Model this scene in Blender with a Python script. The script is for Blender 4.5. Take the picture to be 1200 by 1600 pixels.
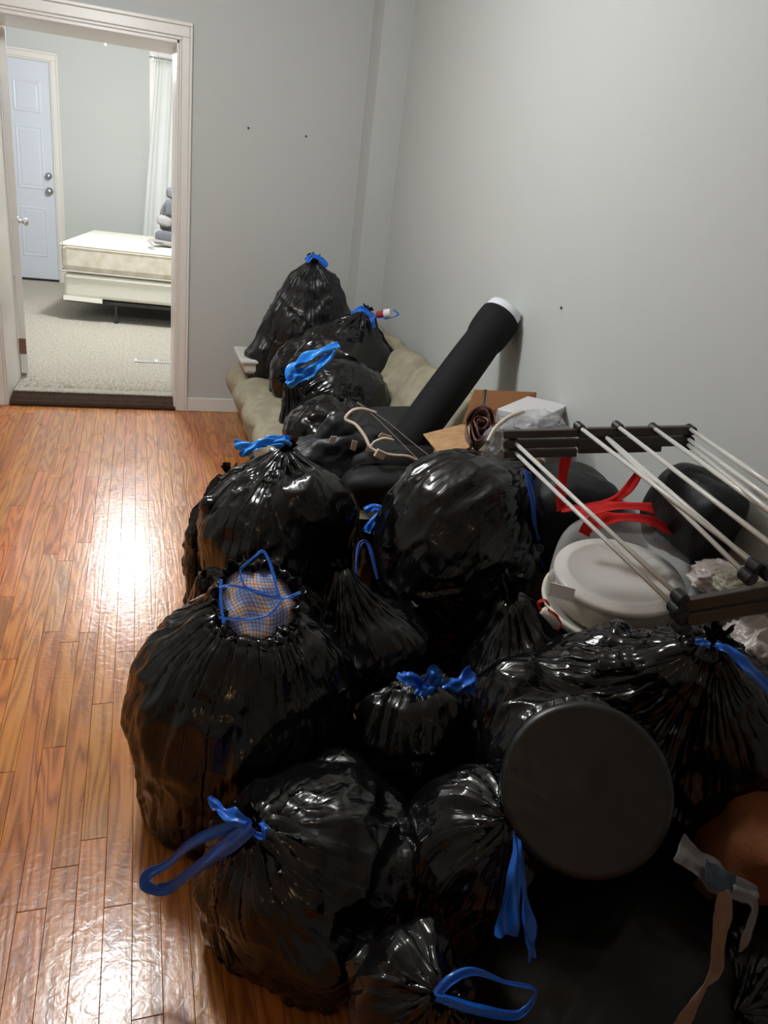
import bpy, bmesh, math, random
import numpy as np
from mathutils import Vector, Matrix, noise
R3 = random.Random(7)
scn = bpy.context.scene
COL = scn.collection
for o in list(bpy.data.objects): bpy.data.objects.remove(o)

# ------------------------------------------------------------------ camera
F = 1180.0
CAM = np.array([0.0, 0.0, 1.47])
def _n(v): v = np.array(v, float); return v/np.linalg.norm(v)
_M = np.stack([_n((3648, -43, F)), _n((-380, -569, F)), -_n((-360, 2770, F))])
_U, _S, _V = np.linalg.svd(_M); RC = _U @ _V          # world axes in camera (right, down, forward)
cam = bpy.data.cameras.new('camera'); co = bpy.data.objects.new('camera', cam); COL.objects.link(co)
cam.sensor_fit = 'VERTICAL'; cam.sensor_height = 24; cam.lens = F/1600*24; cam.clip_start = .02
mw = Matrix.Identity(4)
for i in range(3):
    mw[i][0] = RC[i, 0]; mw[i][1] = -RC[i, 1]; mw[i][2] = -RC[i, 2]; mw[i][3] = CAM[i]
co.matrix_world = mw
scn.camera = co
def P(px, py, **k):
    """the place on the sight line of a photograph pixel at a real depth Y, height Z or wall distance X"""
    d = RC @ np.array([px-600, py-800, F])
    ax = {'X': 0, 'Y': 1, 'Z': 2}[list(k)[0]]; v = list(k.values())[0]
    return CAM + d*((v-CAM[ax])/d[ax])

# ------------------------------------------------------------------ light
scn.view_settings.view_transform = 'Standard'; scn.view_settings.look = 'None'
scn.view_settings.gamma = 1; scn.view_settings.use_curve_mapping = False
scn.view_settings.exposure = 0.0
w = bpy.data.worlds.new('world'); scn.world = w; w.use_nodes = True
w.node_tree.nodes['Background'].inputs[0].default_value = (.5, .55, .6, 1)
w.node_tree.nodes['Background'].inputs[1].default_value = .1
def lamp(name, loc, e, col, r):
    l = bpy.data.lights.new(name, 'POINT'); l.energy = e; l.color = col; l.shadow_soft_size = r
    o = bpy.data.objects.new(name, l); o.location = loc; COL.objects.link(o); return o
lamp('ceiling_bulb', (-.24, 2.60, 2.30), 84, (.94, .985, 1.0), .13)
lamp('fan_bulb', (-.10, 6.95, 2.24), 150, (.97, .985, 1.0), .10)
lamp('hall_bulb', (-1.3, -1.0, 2.0), 4, (1, .62, .32), .06)

# ------------------------------------------------------------------ helpers
def link(o, parent=None):
    COL.objects.link(o)
    if parent is not None: o.parent = parent
    return o
def tag(o, label=None, cat=None, group=None, kind=None):
    if label: o['label'] = label
    if cat: o['category'] = cat
    if group: o['group'] = group
    if kind: o['kind'] = kind
    return o
def thing(name, label, cat, loc=(0, 0, 0), group=None):
    o = bpy.data.objects.new(name, None); o.empty_display_size = .05
    o.location = Vector([float(v) for v in loc]); COL.objects.link(o)
    return tag(o, label, cat, group)
def mesh_obj(name, verts, faces, mat, parent=None, smooth=False, uv=None, subsurf=0, solid=0, bevel=0, label=None, world=True):
    """verts in world coordinates; kept in place under the parent"""
    me = bpy.data.meshes.new(name)
    V = np.array(verts, dtype=float)
    loc = V.mean(axis=0)
    loc[2] = V[:, 2].min()
    me.from_pydata((V-loc).tolist(), [], faces)
    if uv is not None:
        ul = me.uv_layers.new(name='uv')
        idx = np.zeros(len(me.loops), dtype=np.int32); me.loops.foreach_get('vertex_index', idx)
        if callable(uv): pass
        ul.data.foreach_set('uv', np.array(uv, dtype=np.float32)[idx].ravel())
    if smooth: me.polygons.foreach_set('use_smooth', [True]*len(me.polygons))
    me.update()
    o = bpy.data.objects.new(name, me); COL.objects.link(o)
    if mat: me.materials.append(mat)
    pl = np.zeros(3)
    if parent is not None:
        o.parent = parent
        q = parent
        while q is not None:
            pl = pl+np.array(q.location); q = q.parent
    o.location = Vector((loc-pl).tolist())
    if bevel:
        m = o.modifiers.new('bevel', 'BEVEL'); m.width = bevel; m.segments = 2; m.limit_method = 'ANGLE'; m.angle_limit = .6
    if solid:
        m = o.modifiers.new('solid', 'SOLIDIFY'); m.thickness = solid; m.offset = 0
    if subsurf:
        m = o.modifiers.new('sub', 'SUBSURF'); m.levels = subsurf; m.render_levels = subsurf
    if label: o['label'] = label
    return o
class MB:
    def __init__(s): s.v = []; s.f = []
    def add(s, v, f):
        k = len(s.v); s.v += [tuple(map(float, p)) for p in v]; s.f += [[i+k for i in q] for q in f]; return s
    def box(s, a, b):
        x0, y0, z0 = a; x1, y1, z1 = b
        return s.hexa([(x0, y0, z0), (x1, y0, z0), (x1, y1, z0), (x0, y1, z0)], [(x0, y0, z1), (x1, y0, z1), (x1, y1, z1), (x0, y1, z1)])
    def hexa(s, lo, hi):
        return s.add(list(lo)+list(hi), [(3, 2, 1, 0), (4, 5, 6, 7), (0, 1, 5, 4), (1, 2, 6, 5), (2, 3, 7, 6), (3, 0, 4, 7)])
    def obox(s, c, ax, ay, az):
        c, ax, ay, az = map(np.array, (c, ax, ay, az))
        lo = [c-ax-ay-az, c+ax-ay-az, c+ax+ay-az, c-ax+ay-az]; hi = [c-ax-ay+az, c+ax-ay+az, c+ax+ay+az, c-ax+ay+az]
        return s.hexa(lo, hi)
    def tube(s, pts, r, n=12, cap=True, rfun=None):
        pts = [np.array(p, float) for p in pts]; rings = []
        up = np.array([0, 0, 1.0])
        prev = None
        for i, p in enumerate(pts):
            t = pts[min(i+1, len(pts)-1)]-pts[max(i-1, 0)]; t = t/(np.linalg.norm(t)+1e-9)
            if prev is None:
                a = np.cross(t, up)
                if np.linalg.norm(a) < .05: a = np.cross(t, [1.0, 0, 0])
            else: a = prev-t*np.dot(prev, t)
            a = a/np.linalg.norm(a); prev = a; b = np.cross(t, a)
            rr = r[i] if hasattr(r, '__len__') else r
            rings.append([p+(a*math.cos(2*math.pi*k/n)+b*math.sin(2*math.pi*k/n))*rr for k in range(n)])
        v = [q for rg in rings for q in rg]; f = []
        for i in range(len(pts)-1):
            for k in range(n):
                f.append((i*n+k, i*n+(k+1) % n, (i+1)*n+(k+1) % n, (i+1)*n+k))
        if cap:
            f.append(tuple(range(n))[::-1]); f.append(tuple((len(pts)-1)*n+k for k in range(n)))
        return s.add(v, f)
    def lathe(s, c, prof, n=40, axis=(0, 0, 1), closed=False):
        c = np.array(c, float); az = _n(axis); ax = np.cross(az, [0, 1, 0.01]); ax = _n(ax); ay = np.cross(az, ax)
        v = []; f = []
        for (r, z) in prof:
            for k in range(n):
                a = 2*math.pi*k/n; v.append(c+az*z+(ax*math.cos(a)+ay*math.sin(a))*max(r, 1e-4))
        m = len(prof)
        for i in range(m-1 if not closed else m):
            j = (i+1) % m
            for k in range(n): f.append((i*n+k, i*n+(k+1) % n, j*n+(k+1) % n, j*n+k))
        return s.add(v, f)
    def build(s, name, mat, parent=None, **k): return mesh_obj(name, s.v, s.f, mat, parent, **k)
def smooth_path(pts, n=8):
    pts = [np.array(p, float) for p in pts]; out = []
    for i in range(len(pts)-1):
        p0 = pts[max(i-1, 0)]; p1 = pts[i]; p2 = pts[i+1]; p3 = pts[min(i+2, len(pts)-1)]
        for k in range(n):
            t = k/n
            out.append(.5*((2*p1)+(-p0+p2)*t+(2*p0-5*p1+4*p2-p3)*t*t+(-p0+3*p1-3*p2+p3)*t**3))
    out.append(pts[-1]); return out

# ------------------------------------------------------------------ materials
def mat(name, col=(.5, .5, .5), rough=.5, metal=0, spec=.5, **k):
    m = bpy.data.materials.new(name); m.use_nodes = True
    b = m.node_tree.nodes['Principled BSDF']
    b.inputs['Base Color'].default_value = (*col, 1); b.inputs['Roughness'].default_value = rough
    b.inputs['Metallic'].default_value = metal; b.inputs['Specular IOR Level'].default_value = spec
    for q, v in k.items(): b.inputs[q.replace('_', ' ')].default_value = v
    return m
def N(m, t, **k):
    n = m.node_tree.nodes.new(t)
    for a, v in k.items():
        if a.startswith('i_'): n.inputs[a[2:].replace('_', ' ')].default_value = v
        else: setattr(n, a, v)
    return n
def L(m, a, b): m.node_tree.links.new(a, b)
def BS(m): return m.node_tree.nodes['Principled BSDF']
def ramp(m, stops):
    n = N(m, 'ShaderNodeValToRGB'); e = n.color_ramp.elements
    while len(e) > 1: e.remove(e[-1])
    e[0].position = stops[0][0]; e[0].color = (*stops[0][1], 1)
    for p, c in stops[1:]:
        x = e.new(p); x.color = (*c, 1)
    return n
def bumpy(m, scale=200, strength=.2, dist=.002, detail=3, coords='Object', stretch=None, tex=None):
    tc = N(m, 'ShaderNodeTexCoord'); src = tc.outputs[coords]
    if stretch:
        mp = N(m, 'ShaderNodeMapping'); mp.inputs['Scale'].default_value = stretch; L(m, src, mp.inputs[0]); src = mp.outputs[0]
    nz = N(m, 'ShaderNodeTexNoise'); nz.inputs['Scale'].default_value = scale; nz.inputs['Detail'].default_value = detail
    L(m, src, nz.inputs['Vector'])
    bp = N(m, 'ShaderNodeBump'); bp.inputs['Strength'].default_value = strength; bp.inputs['Distance'].default_value = dist
    L(m, nz.outputs[0], bp.inputs['Height']); L(m, bp.outputs[0], BS(m).inputs['Normal'])
    return nz
def mottled(m, c1, c2, scale, detail=4, lo=.35, hi=.65):
    tc = N(m, 'ShaderNodeTexCoord'); nz = N(m, 'ShaderNodeTexNoise'); nz.inputs['Scale'].default_value = scale; nz.inputs['Detail'].default_value = detail
    L(m, tc.outputs['Object'], nz.inputs['Vector']); r = ramp(m, [(lo, c1), (hi, c2)]); L(m, nz.outputs[0], r.inputs[0]); L(m, r.outputs[0], BS(m).inputs['Base Color'])
    return m
def s2l(r, g, b): return tuple(((c/255)/12.92 if c/255 <= .04045 else ((c/255+.055)/1.055)**2.4) for c in (r, g, b))

M_WALL = mat('wall_paint', s2l(190, 192, 189), .75); bumpy(M_WALL, 90, .12, .002)
M_WALL2 = mat('wall_paint_next_room', s2l(198, 201, 197), .8); bumpy(M_WALL2, 90, .1, .002)
M_TRIM = mat('trim_paint', s2l(226, 222, 216), .35); bumpy(M_TRIM, 30, .05, .002)
M_CEIL = mat('ceiling_paint', s2l(215, 213, 208), .9)
M_DOORB = mat('door_white', s2l(212, 218, 228), .4)

def make_bag_mat(name, col=(.004, .004, .0045), rough=.14, bump=1.0, alpha=1):
    m = mat(name, col, rough, spec=.5)
    b = BS(m)
    tc = N(m, 'ShaderNodeTexCoord')
    # fine pleats that run along the sheet from hem to bottom
    mp = N(m, 'ShaderNodeMapping'); mp.inputs['Scale'].default_value = (26, 3.2, 1); L(m, tc.outputs['UV'], mp.inputs[0])
    n1 = N(m, 'ShaderNodeTexNoise'); n1.inputs['Scale'].default_value = 1.6; n1.inputs['Detail'].default_value = 3; n1.inputs['Distortion'].default_value = .9
    L(m, mp.outputs[0], n1.inputs['Vector'])
    # crumple: faceted cells
    n0 = N(m, 'ShaderNodeTexNoise'); n0.inputs['Scale'].default_value = 7; n0.inputs['Detail'].default_value = 2; L(m, tc.outputs['Object'], n0.inputs['Vector'])
    mx = N(m, 'ShaderNodeMix', data_type='RGBA'); mx.inputs[0].default_value = .22
    L(m, tc.outputs['Object'], mx.inputs[6]); L(m, n0.outputs['Color'], mx.inputs[7])
    vo = N(m, 'ShaderNodeTexVoronoi', feature='SMOOTH_F1'); vo.inputs['Scale'].default_value = 15; vo.inputs['Smoothness'].default_value = .25
    L(m, mx.outputs[2], vo.inputs['Vector'])
    b1 = N(m, 'ShaderNodeBump'); b1.inputs['Strength'].default_value = .6*bump; b1.inputs['Distance'].default_value = .006; L(m, n1.outputs[0], b1.inputs['Height'])
    b2 = N(m, 'ShaderNodeBump'); b2.inputs['Strength'].default_value = .45*bump; b2.inputs['Distance'].default_value = .010; L(m, vo.outputs['Distance'], b2.inputs['Height'])
    L(m, b1.outputs[0], b2.inputs['Normal']); L(m, b2.outputs[0], b.inputs['Normal'])
    return m
M_BAG = make_bag_mat('black_bin_liner')
M_BAGT = make_bag_mat('taut_bin_liner', col=(.006, .0055, .005), rough=.26, bump=.45)
M_BAGM = make_bag_mat('matt_bin_liner', col=(.008, .008, .009), rough=.36, bump=.45)
M_BLUE = mat('blue_drawstring', (.012, .13, .62), .28, spec=.5); bumpy(M_BLUE, 60, .5, .004)
M_BLUE2 = mat('dark_blue_drawstring', (.008, .055, .30), .3, spec=.5); bumpy(M_BLUE2, 60, .5, .004)

# ------------------------------------------------------------------ room shell
YB = 4.83; YB2 = 5.37; YF = 9.57; XR = 1.43; XL = -2.6; Y0 = -2.2; ZC = 2.62
def struct(name, mb, m, **k):
    return tag(mb.build(name, m, **k), kind='structure')
DX0, DX1, DZ = -.755, .215, 2.045
struct('wall_back', MB().box((XL, YB, 0), (DX0, YB2, ZC)).box((DX1, YB, 0), (XR+.6, YB2, ZC)).box((DX0, YB, DZ), (DX1, YB2, ZC)), M_WALL)
struct('wall_right', MB().box((XR, Y0, 0), (XR+.15, YB, ZC)), M_WALL)
struct('wall_chase', MB().box((1.262, 4.612, 0), (XR+.05, YB+.02, ZC)), M_WALL)
struct('wall_left', MB().box((XL-.15, Y0, 0), (XL, YB, ZC)), M_WALL)
struct('wall_behind', MB().box((XL, Y0-.15, 0), (XR, Y0, ZC)), M_WALL)
struct('ceiling', MB().box((XL, Y0, ZC), (XR+.1, YB, ZC+.1)), M_CEIL)
struct('ceiling_next_room', MB().box((-3.2, YB2, ZC+.05), (2.6, YF, ZC+.15)), M_CEIL)
# next room
XD0, XD1 = -1.72, -.865     # far door slab
struct('wall_far', MB().box((-3.2, YF, 0), (XD0, YF+.12, ZC+.1)).box((XD1, YF, 0), (.40, YF+.12, ZC+.1)).box((XD0, YF, 2.2), (XD1, YF+.12, ZC+.1)).box((1.55, YF, 0), (2.6, YF+.12, ZC+.1)).box((.40, YF, 2.42), (1.55, YF+.12, ZC+.1)).box((.40, YF, 0), (1.55, YF+.12, .9)), M_WALL2)
struct('wall_far_left', MB().box((-3.35, YB2, 0), (-3.2, YF, ZC+.1)), M_WALL2)
struct('wall_far_right', MB().box((2.6, YB2, 0), (2.75, YF, ZC+.1)), M_WALL2)
struct('baseboard_back', MB().box((.282, YB-.016, 0), (1.262, YB, .088)).box((XL, YB-.016, 0), (-.83, YB, .088)), M_TRIM, bevel=.004)
struct('baseboard_right', MB().box((XR-.016, Y0, 0), (XR, 4.612, .088)), M_TRIM, bevel=.004)

# door casing (trim) with a stepped profile, and jamb lining
def casing(name, x0, x1, z1, y, w, wt, depth, m, s=-1):
    mb = MB()
    def prof(a0, a1, fn):
        for (u0, u1, d) in ((0, .18, .010), (.18, .78, .018), (.78, 1, .026)):
            fn(a0+(a1-a0)*u0, a0+(a1-a0)*u1, d)
    prof(x1, x1+w, lambda a, b, d: mb.box((a, min(y, y+s*d), 0), (b, max(y, y+s*d), z1+(wt)*((a-x1)/w))))
    prof(x0, x0-w, lambda a, b, d: mb.box((b, min(y, y+s*d), 0), (a, max(y, y+s*d), z1+(wt)*((x0-a)/w))))
    prof(z1, z1+wt, lambda a, b, d: mb.box((x0-w*((b-z1)/wt), min(y, y+s*d), a), (x1+w*((b-z1)/wt), max(y, y+s*d), b)))
    return struct(name, mb, m, bevel=.004)
casing('trim_1', DX0, DX1, DZ, YB, .068, .085, .02, M_TRIM)
struct('trim_2', MB().box((DX0, YB-.004, 0), (DX0+.006, YB2+.004, DZ)).box((DX1-.014, YB-.004, 0), (DX1, YB2+.004, DZ)).box((DX0, YB-.004, DZ-.018), (DX1, YB2+.004, DZ)), M_TRIM, bevel=.003)

# far door with six raised panels
dr = tag(bpy.data.objects.new('door_2', None), kind='structure'); dr.location = (XD0, YF-.0, 0); COL.objects.link(dr)
MB().box((XD0, YF+.012, .045), (XD1, YF+.05, 2.2)).build('door_slab', M_DOORB, dr)
M_DARK = mat('dark_gap', (.01, .01, .01), .8)
MB().box((XD0, YF+.0, .028), (XD1, YF+.05, .044)).build('weather_strip', M_DARK, dr)
for (cx) in ((XD1+XD0)/2-.2, (XD1+XD0)/2+.2):
    for (z0, z1) in ((1.72, 2.02), (.98, 1.60), (.28, .80)):
        mb = MB(); x0, x1 = cx-.135, cx+.135
        def fr(a0, a1, b0, b1, y): return [(a0, y, b0), (a1, y, b0), (a1, y, b1), (a0, y, b1)]
        rings = [fr(x0, x1, z0, z1, YF+.012), fr(x0+.014, x1-.014, z0+.014, z1-.014, YF+.007), fr(x0+.03, x1-.03, z0+.03, z1-.03, YF+.0105), fr(x0+.05, x1-.05, z0+.05, z1-.05, YF+.008)]
        v = sum(rings, []); f = []
        for i in range(3):
            for k in range(4): f.append((i*4+k, i*4+(k+1) % 4, i*4+4+(k+1) % 4, i*4+4+k))
        f.append((12, 13, 14, 15)); mb.add(v, f); mb.build('door_panel', M_DOORB, dr)
M_CHROME = mat('satin_nickel', (.55, .55, .56), .28, 1)
def knob(c, axis, parent, r=.028, name='door_knob'):
    prof = [(r*1.15, 0), (r*1.15, .004), (r*.45, .007), (r*.4, .03), (r*.8, .036), (r, .048), (r*.85, .062), (r*.3, .068), (.0001, .069)]
    return MB().lathe(c, prof, 24, axis).build(name, M_CHROME, parent, smooth=True)
k1 = P(77, 299, Y=YF); k2 = P(76, 275, Y=YF)
knob((k1[0]-.0, YF+.012, k1[2]), (0, -1, 0), dr, .034)
knob((k2[0]-.0, YF+.012, k2[2]), (0, -1, 0), dr, .030, 'deadbolt')
casing('trim_3', XD0, XD1, 2.205, YF, .085, .09, .02, M_TRIM)

# near door, opened into the next room along the sight line
ang = math.radians(97.5)
d1 = tag(bpy.data.objects.new('door_1', None), kind='structure'); d1.location = (-.757, 5.40, 0); COL.objects.link(d1)
ux = np.array([math.cos(ang), math.sin(ang), 0]); uy = np.array([math.sin(ang), -math.cos(ang), 0])   # along the slab, across it
o0 = np.array([-.749, 5.385, 0])
MB().obox(o0+ux*.39+uy*.0225+np.array([0, 0, 1.04]), ux*.39, uy*.021, (0, 0, .99)).build('door_slab', M_TRIM, d1, bevel=.003)
M_BRONZE = mat('old_bronze', s2l(138, 104, 92), .45, .6)
for z in (.23, 1.05, 1.82):
    MB().obox(o0+uy*.02-ux*.002+np.array([0, 0, z]), uy*.021, ux*.002, (0, 0, .05)).build('hinge', M_BRONZE if z < .5 else M_TRIM, d1)
knob(o0+ux*.70+uy*.042+np.array([0, 0, .94]), uy, d1, .030)

# ------------------------------------------------------------------ wooden strip floor
M_OAK = mat('varnished_oak', (.3, .12, .04), .2, spec=.5)
def oak():
    m = M_OAK; b = BS(m); tc = N(m, 'ShaderNodeTexCoord'); oi = N(m, 'ShaderNodeObjectInfo')
    off = N(m, 'ShaderNodeVectorMath', operation='SCALE'); cb = N(m, 'ShaderNodeCombineXYZ')
    L(m, oi.outputs['Random'], cb.inputs[0]); mul = N(m, 'ShaderNodeMath', operation='MULTIPLY'); mul.inputs[1].default_value = 7.3; L(m, oi.outputs['Random'], mul.inputs[0]); L(m, mul.outputs[0], cb.inputs[1])
    L(m, cb.outputs[0], off.inputs[0]); off.inputs['Scale'].default_value = 9
    ad = N(m, 'ShaderNodeVectorMath', operation='ADD'); geo = N(m, 'ShaderNodeNewGeometry')
    L(m, geo.outputs['Position'], ad.inputs[0]); L(m, off.outputs[0], ad.inputs[1])
    # cathedral figure: distorted bands along the strip
    mp = N(m, 'ShaderNodeMapping'); mp.inputs['Scale'].default_value = (14, 1.0, 1); L(m, ad.outputs[0], mp.inputs[0])
    nz = N(m, 'ShaderNodeTexNoise'); nz.inputs['Scale'].default_value = 1.1; nz.inputs['Detail'].default_value = 1.5; L(m, mp.outputs[0], nz.inputs['Vector'])
    mm = N(m, 'ShaderNodeMath', operation='MULTIPLY'); mm.inputs[1].default_value = 62; L(m, nz.outputs[0], mm.inputs[0])
    sn = N(m, 'ShaderNodeMath', operation='SINE'); L(m, mm.outputs[0], sn.inputs[0])
    r1 = ramp(m, [(.0, (0, 0, 0)), (.55, (.55, .55, .55)), (1, (1, 1, 1))]); mr = N(m, 'ShaderNodeMapRange'); mr.inputs[1].default_value = -1; L(m, sn.outputs[0], mr.inputs[0]); L(m, mr.outputs[0], r1.inputs[0])
    # pores
    mp2 = N(m, 'ShaderNodeMapping'); mp2.inputs['Scale'].default_value = (260, 7, 1); L(m, ad.outputs[0], mp2.inputs[0])
    n2 = N(m, 'ShaderNodeTexNoise'); n2.inputs['Scale'].default_value = 1; n2.inputs['Detail'].default_value = 3; L(m, mp2.outputs[0], n2.inputs['Vector'])
    mixf = N(m, 'ShaderNodeMix', data_type='FLOAT'); mixf.inputs[0].default_value = .42; L(m, r1.outputs[0], mixf.inputs[2]); L(m, n2.outputs[0], mixf.inputs[3])
    cr = ramp(m, [(.05, s2l(118, 62, 24)), (.30, s2l(180, 106, 44)), (.8, s2l(208, 132, 60))]); L(m, mixf.outputs[0], cr.inputs[0])
    # board to board
    hs = N(m, 'ShaderNodeHueSaturation'); mr2 = N(m, 'ShaderNodeMapRange'); mr2.inputs[3].default_value = .80; mr2.inputs[4].default_value = 1.06
    L(m, oi.outputs['Random'], mr2.inputs[0]); L(m, mr2.outputs[0], hs.inputs['Value']); L(m, cr.outputs[0], hs.inputs['Color'])
    mr3 = N(m, 'ShaderNodeMapRange'); mr3.inputs[3].default_value = .490; mr3.inputs[4].default_value = .508; ml = N(m, 'ShaderNodeMath', operation='FRACT'); mq = N(m, 'ShaderNodeMath', operation='MULTIPLY'); mq.inputs[1].default_value = 17.7
    L(m, oi.outputs['Random'], mq.inputs[0]); L(m, mq.outputs[0], ml.inputs[0]); L(m, ml.outputs[0], mr3.inputs[0]); L(m, mr3.outputs[0], hs.inputs['Hue'])
    L(m, hs.outputs[0], b.inputs['Base Color'])
    # varnish: lumpy, brushed
    n3 = N(m, 'ShaderNodeTexNoise'); n3.inputs['Scale'].default_value = 38; n3.inputs['Detail'].default_value = 3; n3.inputs['Distortion'].default_value = .8; L(m, geo.outputs['Position'], n3.inputs['Vector'])
    n4 = N(m, 'ShaderNodeTexNoise'); n4.inputs['Scale'].default_value = 5; n4.inputs['Detail'].default_value = 2; L(m, geo.outputs['Position'], n4.inputs['Vector'])
    rr = N(m, 'ShaderNodeMapRange'); rr.inputs[3].default_value = .20; rr.inputs[4].default_value = .40; L(m, n4.outputs[0], rr.inputs[0]); L(m, rr.outputs[0], b.inputs['Roughness'])
    b1 = N(m, 'ShaderNodeBump'); b1.inputs['Strength'].default_value = .28; b1.inputs['Distance'].default_value = .003; L(m, n3.outputs[0], b1.inputs['Height'])
    b2 = N(m, 'ShaderNodeBump'); b2.inputs['Strength'].default_value = .25; b2.inputs['Distance'].default_value = .0008; L(m, n2.outputs[0], b2.inputs['Height']); L(m, b1.outputs[0], b2.inputs['Normal'])
    b3 = N(m, 'ShaderNodeBump'); b3.inputs['Strength'].default_value = .25; b3.inputs['Distance'].default_value = .0008; L(m, mr.outputs[0], b3.inputs['Height']); L(m, b2.outputs[0], b3.inputs['Normal'])
    L(m, b3.outputs[0], b.inputs['Normal'])
    b.inputs['Coat Weight'].default_value = .35; b.inputs['Coat Roughness'].default_value = .15; L(m, b1.outputs[0], b.inputs['Coat Normal'])
oak()
M_SUB = mat('floor_gap', s2l(42, 24, 14), .8)
floor = struct('floor', MB().box((XL, Y0, -.06), (XR, YB2-.3, -.014)), M_SUB)
PW = .0572
def plank_mesh(ln, tilt):
    g = .00025; w_ = PW-2*g; c = .0008
    z = [0, -.012]
    x0, x1, y0, y1 = 0, w_, 0, ln-.0012
    v = [(x0, y0, -.013), (x1, y0, -.013), (x1, y1, -.013), (x0, y1, -.013), (x0, y0, -c), (x1, y0, -c), (x1, y1, -c), (x0, y1, -c),
         (x0+c, y0+c, tilt), (x1-c, y0+c, -tilt), (x1-c, y1-c, -tilt), (x0+c, y1-c, tilt)]
    f = [(0, 1, 5, 4), (1, 2, 6, 5), (2, 3, 7, 6), (3, 0, 4, 7), (4, 5, 9, 8), (5, 6, 10, 9), (6, 7, 11, 10), (7, 4, 8, 11), (8, 9, 10, 11)]
    return v, f
LENS = [.5, .72, .95, 1.2, 1.5, 1.9]
meshes = {}
for ln in LENS:
    for t in (-1, 0, 1):
        v, f = plank_mesh(ln, t*.0003); me = bpy.data.meshes.new('plank'); me.from_pydata(v, [], f); me.materials.append(M_OAK); meshes[ln, t] = me
rows = 0; npl = 0
restv = MB()
x = XL; rp = random.Random(3)
nrow = int((XR-XL)/PW)+1
for i in range(nrow):
    x = XL+i*PW
    single = -1.05 < x < .66
    y = (.42-rp.random()*.5) if single else Y0
    if single:
        restv.box((x+.0006, Y0, -.013), (x+PW-.0006, y-.001, 0))
    while y < YB:
        ln = rp.choice(LENS)
        end = min(y+ln, YB+.0)
        if single and end-y > .05:
            t = rp.choice((-1, 0, 1))
            o = bpy.data.objects.new('plank', meshes[ln, t]); o.location = (x+.0006, y, -.014+.014)
            o.parent = floor; o.location = Vector((x+.0006, y, 0))-floor.location
            if y+ln > YB: o.scale = (1, (YB+.01-y)/ln, 1)
            COL.objects.link(o); npl += 1
        else:
            restv.box((x+.0006, y, -.013), (min(x+PW-.0006, XR), min(end, YB)-.0012, -.0002*(i % 2)))
        y += ln
o = restv.build('plank', M_OAK, floor); o['kind'] = 'stuff'
print('planks', npl)

# ------------------------------------------------------------------ carpet of the next room
M_CARPET = mat('beige_carpet', (.4, .36, .3), .95, spec=.1)
mottled(M_CARPET, s2l(176, 170, 156), s2l(212, 206, 194), 60, 6); bumpy(M_CARPET, 260, .9, .01)
M_CARPETD = mat('carpet_edge_brown', s2l(70, 54, 44), .95, spec=.1); bumpy(M_CARPETD, 200, .9, .01)  # darker brown than the carpet, for its front band and fringe
carp = struct('floor_next_room', MB().box((-3.2, YB2-.25, -.03), (2.6, YF+.1, .022)), M_CARPET)
gx = 60; mb = MB(); v = []; f = []
rc = random.Random(5)
# the cut end of the carpet in the doorway: thick frayed lip
prof = [(.150, .030), (.155, .042), (.175, .047), (.22, .043), (.3, .034), (.6, .024)]
for i in range(gx+1):
    xx = DX0+.012+(DX1-DX0-.02)*i/gx
    for (a, b) in prof:
        v.append((xx, YB+.012+a+rc.uniform(-.004, .004), max(.0, b+rc.uniform(-.002, .002))))
m_ = len(prof)
for i in range(gx):
    for j in range(m_-1): f.append((i*m_+j, (i+1)*m_+j, (i+1)*m_+j+1, i*m_+j+1))
mesh_obj('carpet_lip', v, f, M_CARPET, carp, smooth=True)
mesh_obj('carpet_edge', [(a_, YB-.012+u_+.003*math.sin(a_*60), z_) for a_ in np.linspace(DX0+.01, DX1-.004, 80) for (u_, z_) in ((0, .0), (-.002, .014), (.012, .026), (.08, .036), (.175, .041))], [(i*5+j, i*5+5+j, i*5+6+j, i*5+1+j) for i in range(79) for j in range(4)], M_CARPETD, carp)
fv = []; ff = []
def tuft(vs, fs, p, h, lean, w_):
    k = len(vs); a = rc.uniform(0, 6.28)
    dx, dy = math.cos(a)*w_, math.sin(a)*w_
    vs += [(p[0]-dx, p[1]-dy, p[2]), (p[0]+dx, p[1]+dy, p[2]), (p[0]+lean[0], p[1]+lean[1], p[2]+h)]; fs.append((k, k+1, k+2))
for i in range(9000):
    xx = rc.uniform(DX0+.02, DX1-.01); yy = YB+.165+abs(rc.gauss(0, .14))
    if yy > YB2+.2: continue
    tuft(fv, ff, (xx, yy, .045-.02*min(1, (yy-YB)/.4)), rc.uniform(.005, .013), (rc.uniform(-.006, .006), rc.uniform(-.008, .005)), .0022)
o = mesh_obj('carpet_pile', fv, ff, M_CARPET, carp); o['kind'] = 'stuff'
fv = []; ff = []
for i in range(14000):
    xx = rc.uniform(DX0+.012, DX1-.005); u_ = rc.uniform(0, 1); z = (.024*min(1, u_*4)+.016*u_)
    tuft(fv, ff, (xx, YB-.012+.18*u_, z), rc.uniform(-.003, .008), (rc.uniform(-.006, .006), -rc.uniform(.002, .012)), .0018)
o = mesh_obj('carpet_fringe', fv, ff, M_CARPETD, carp); o['kind'] = 'stuff'

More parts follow.
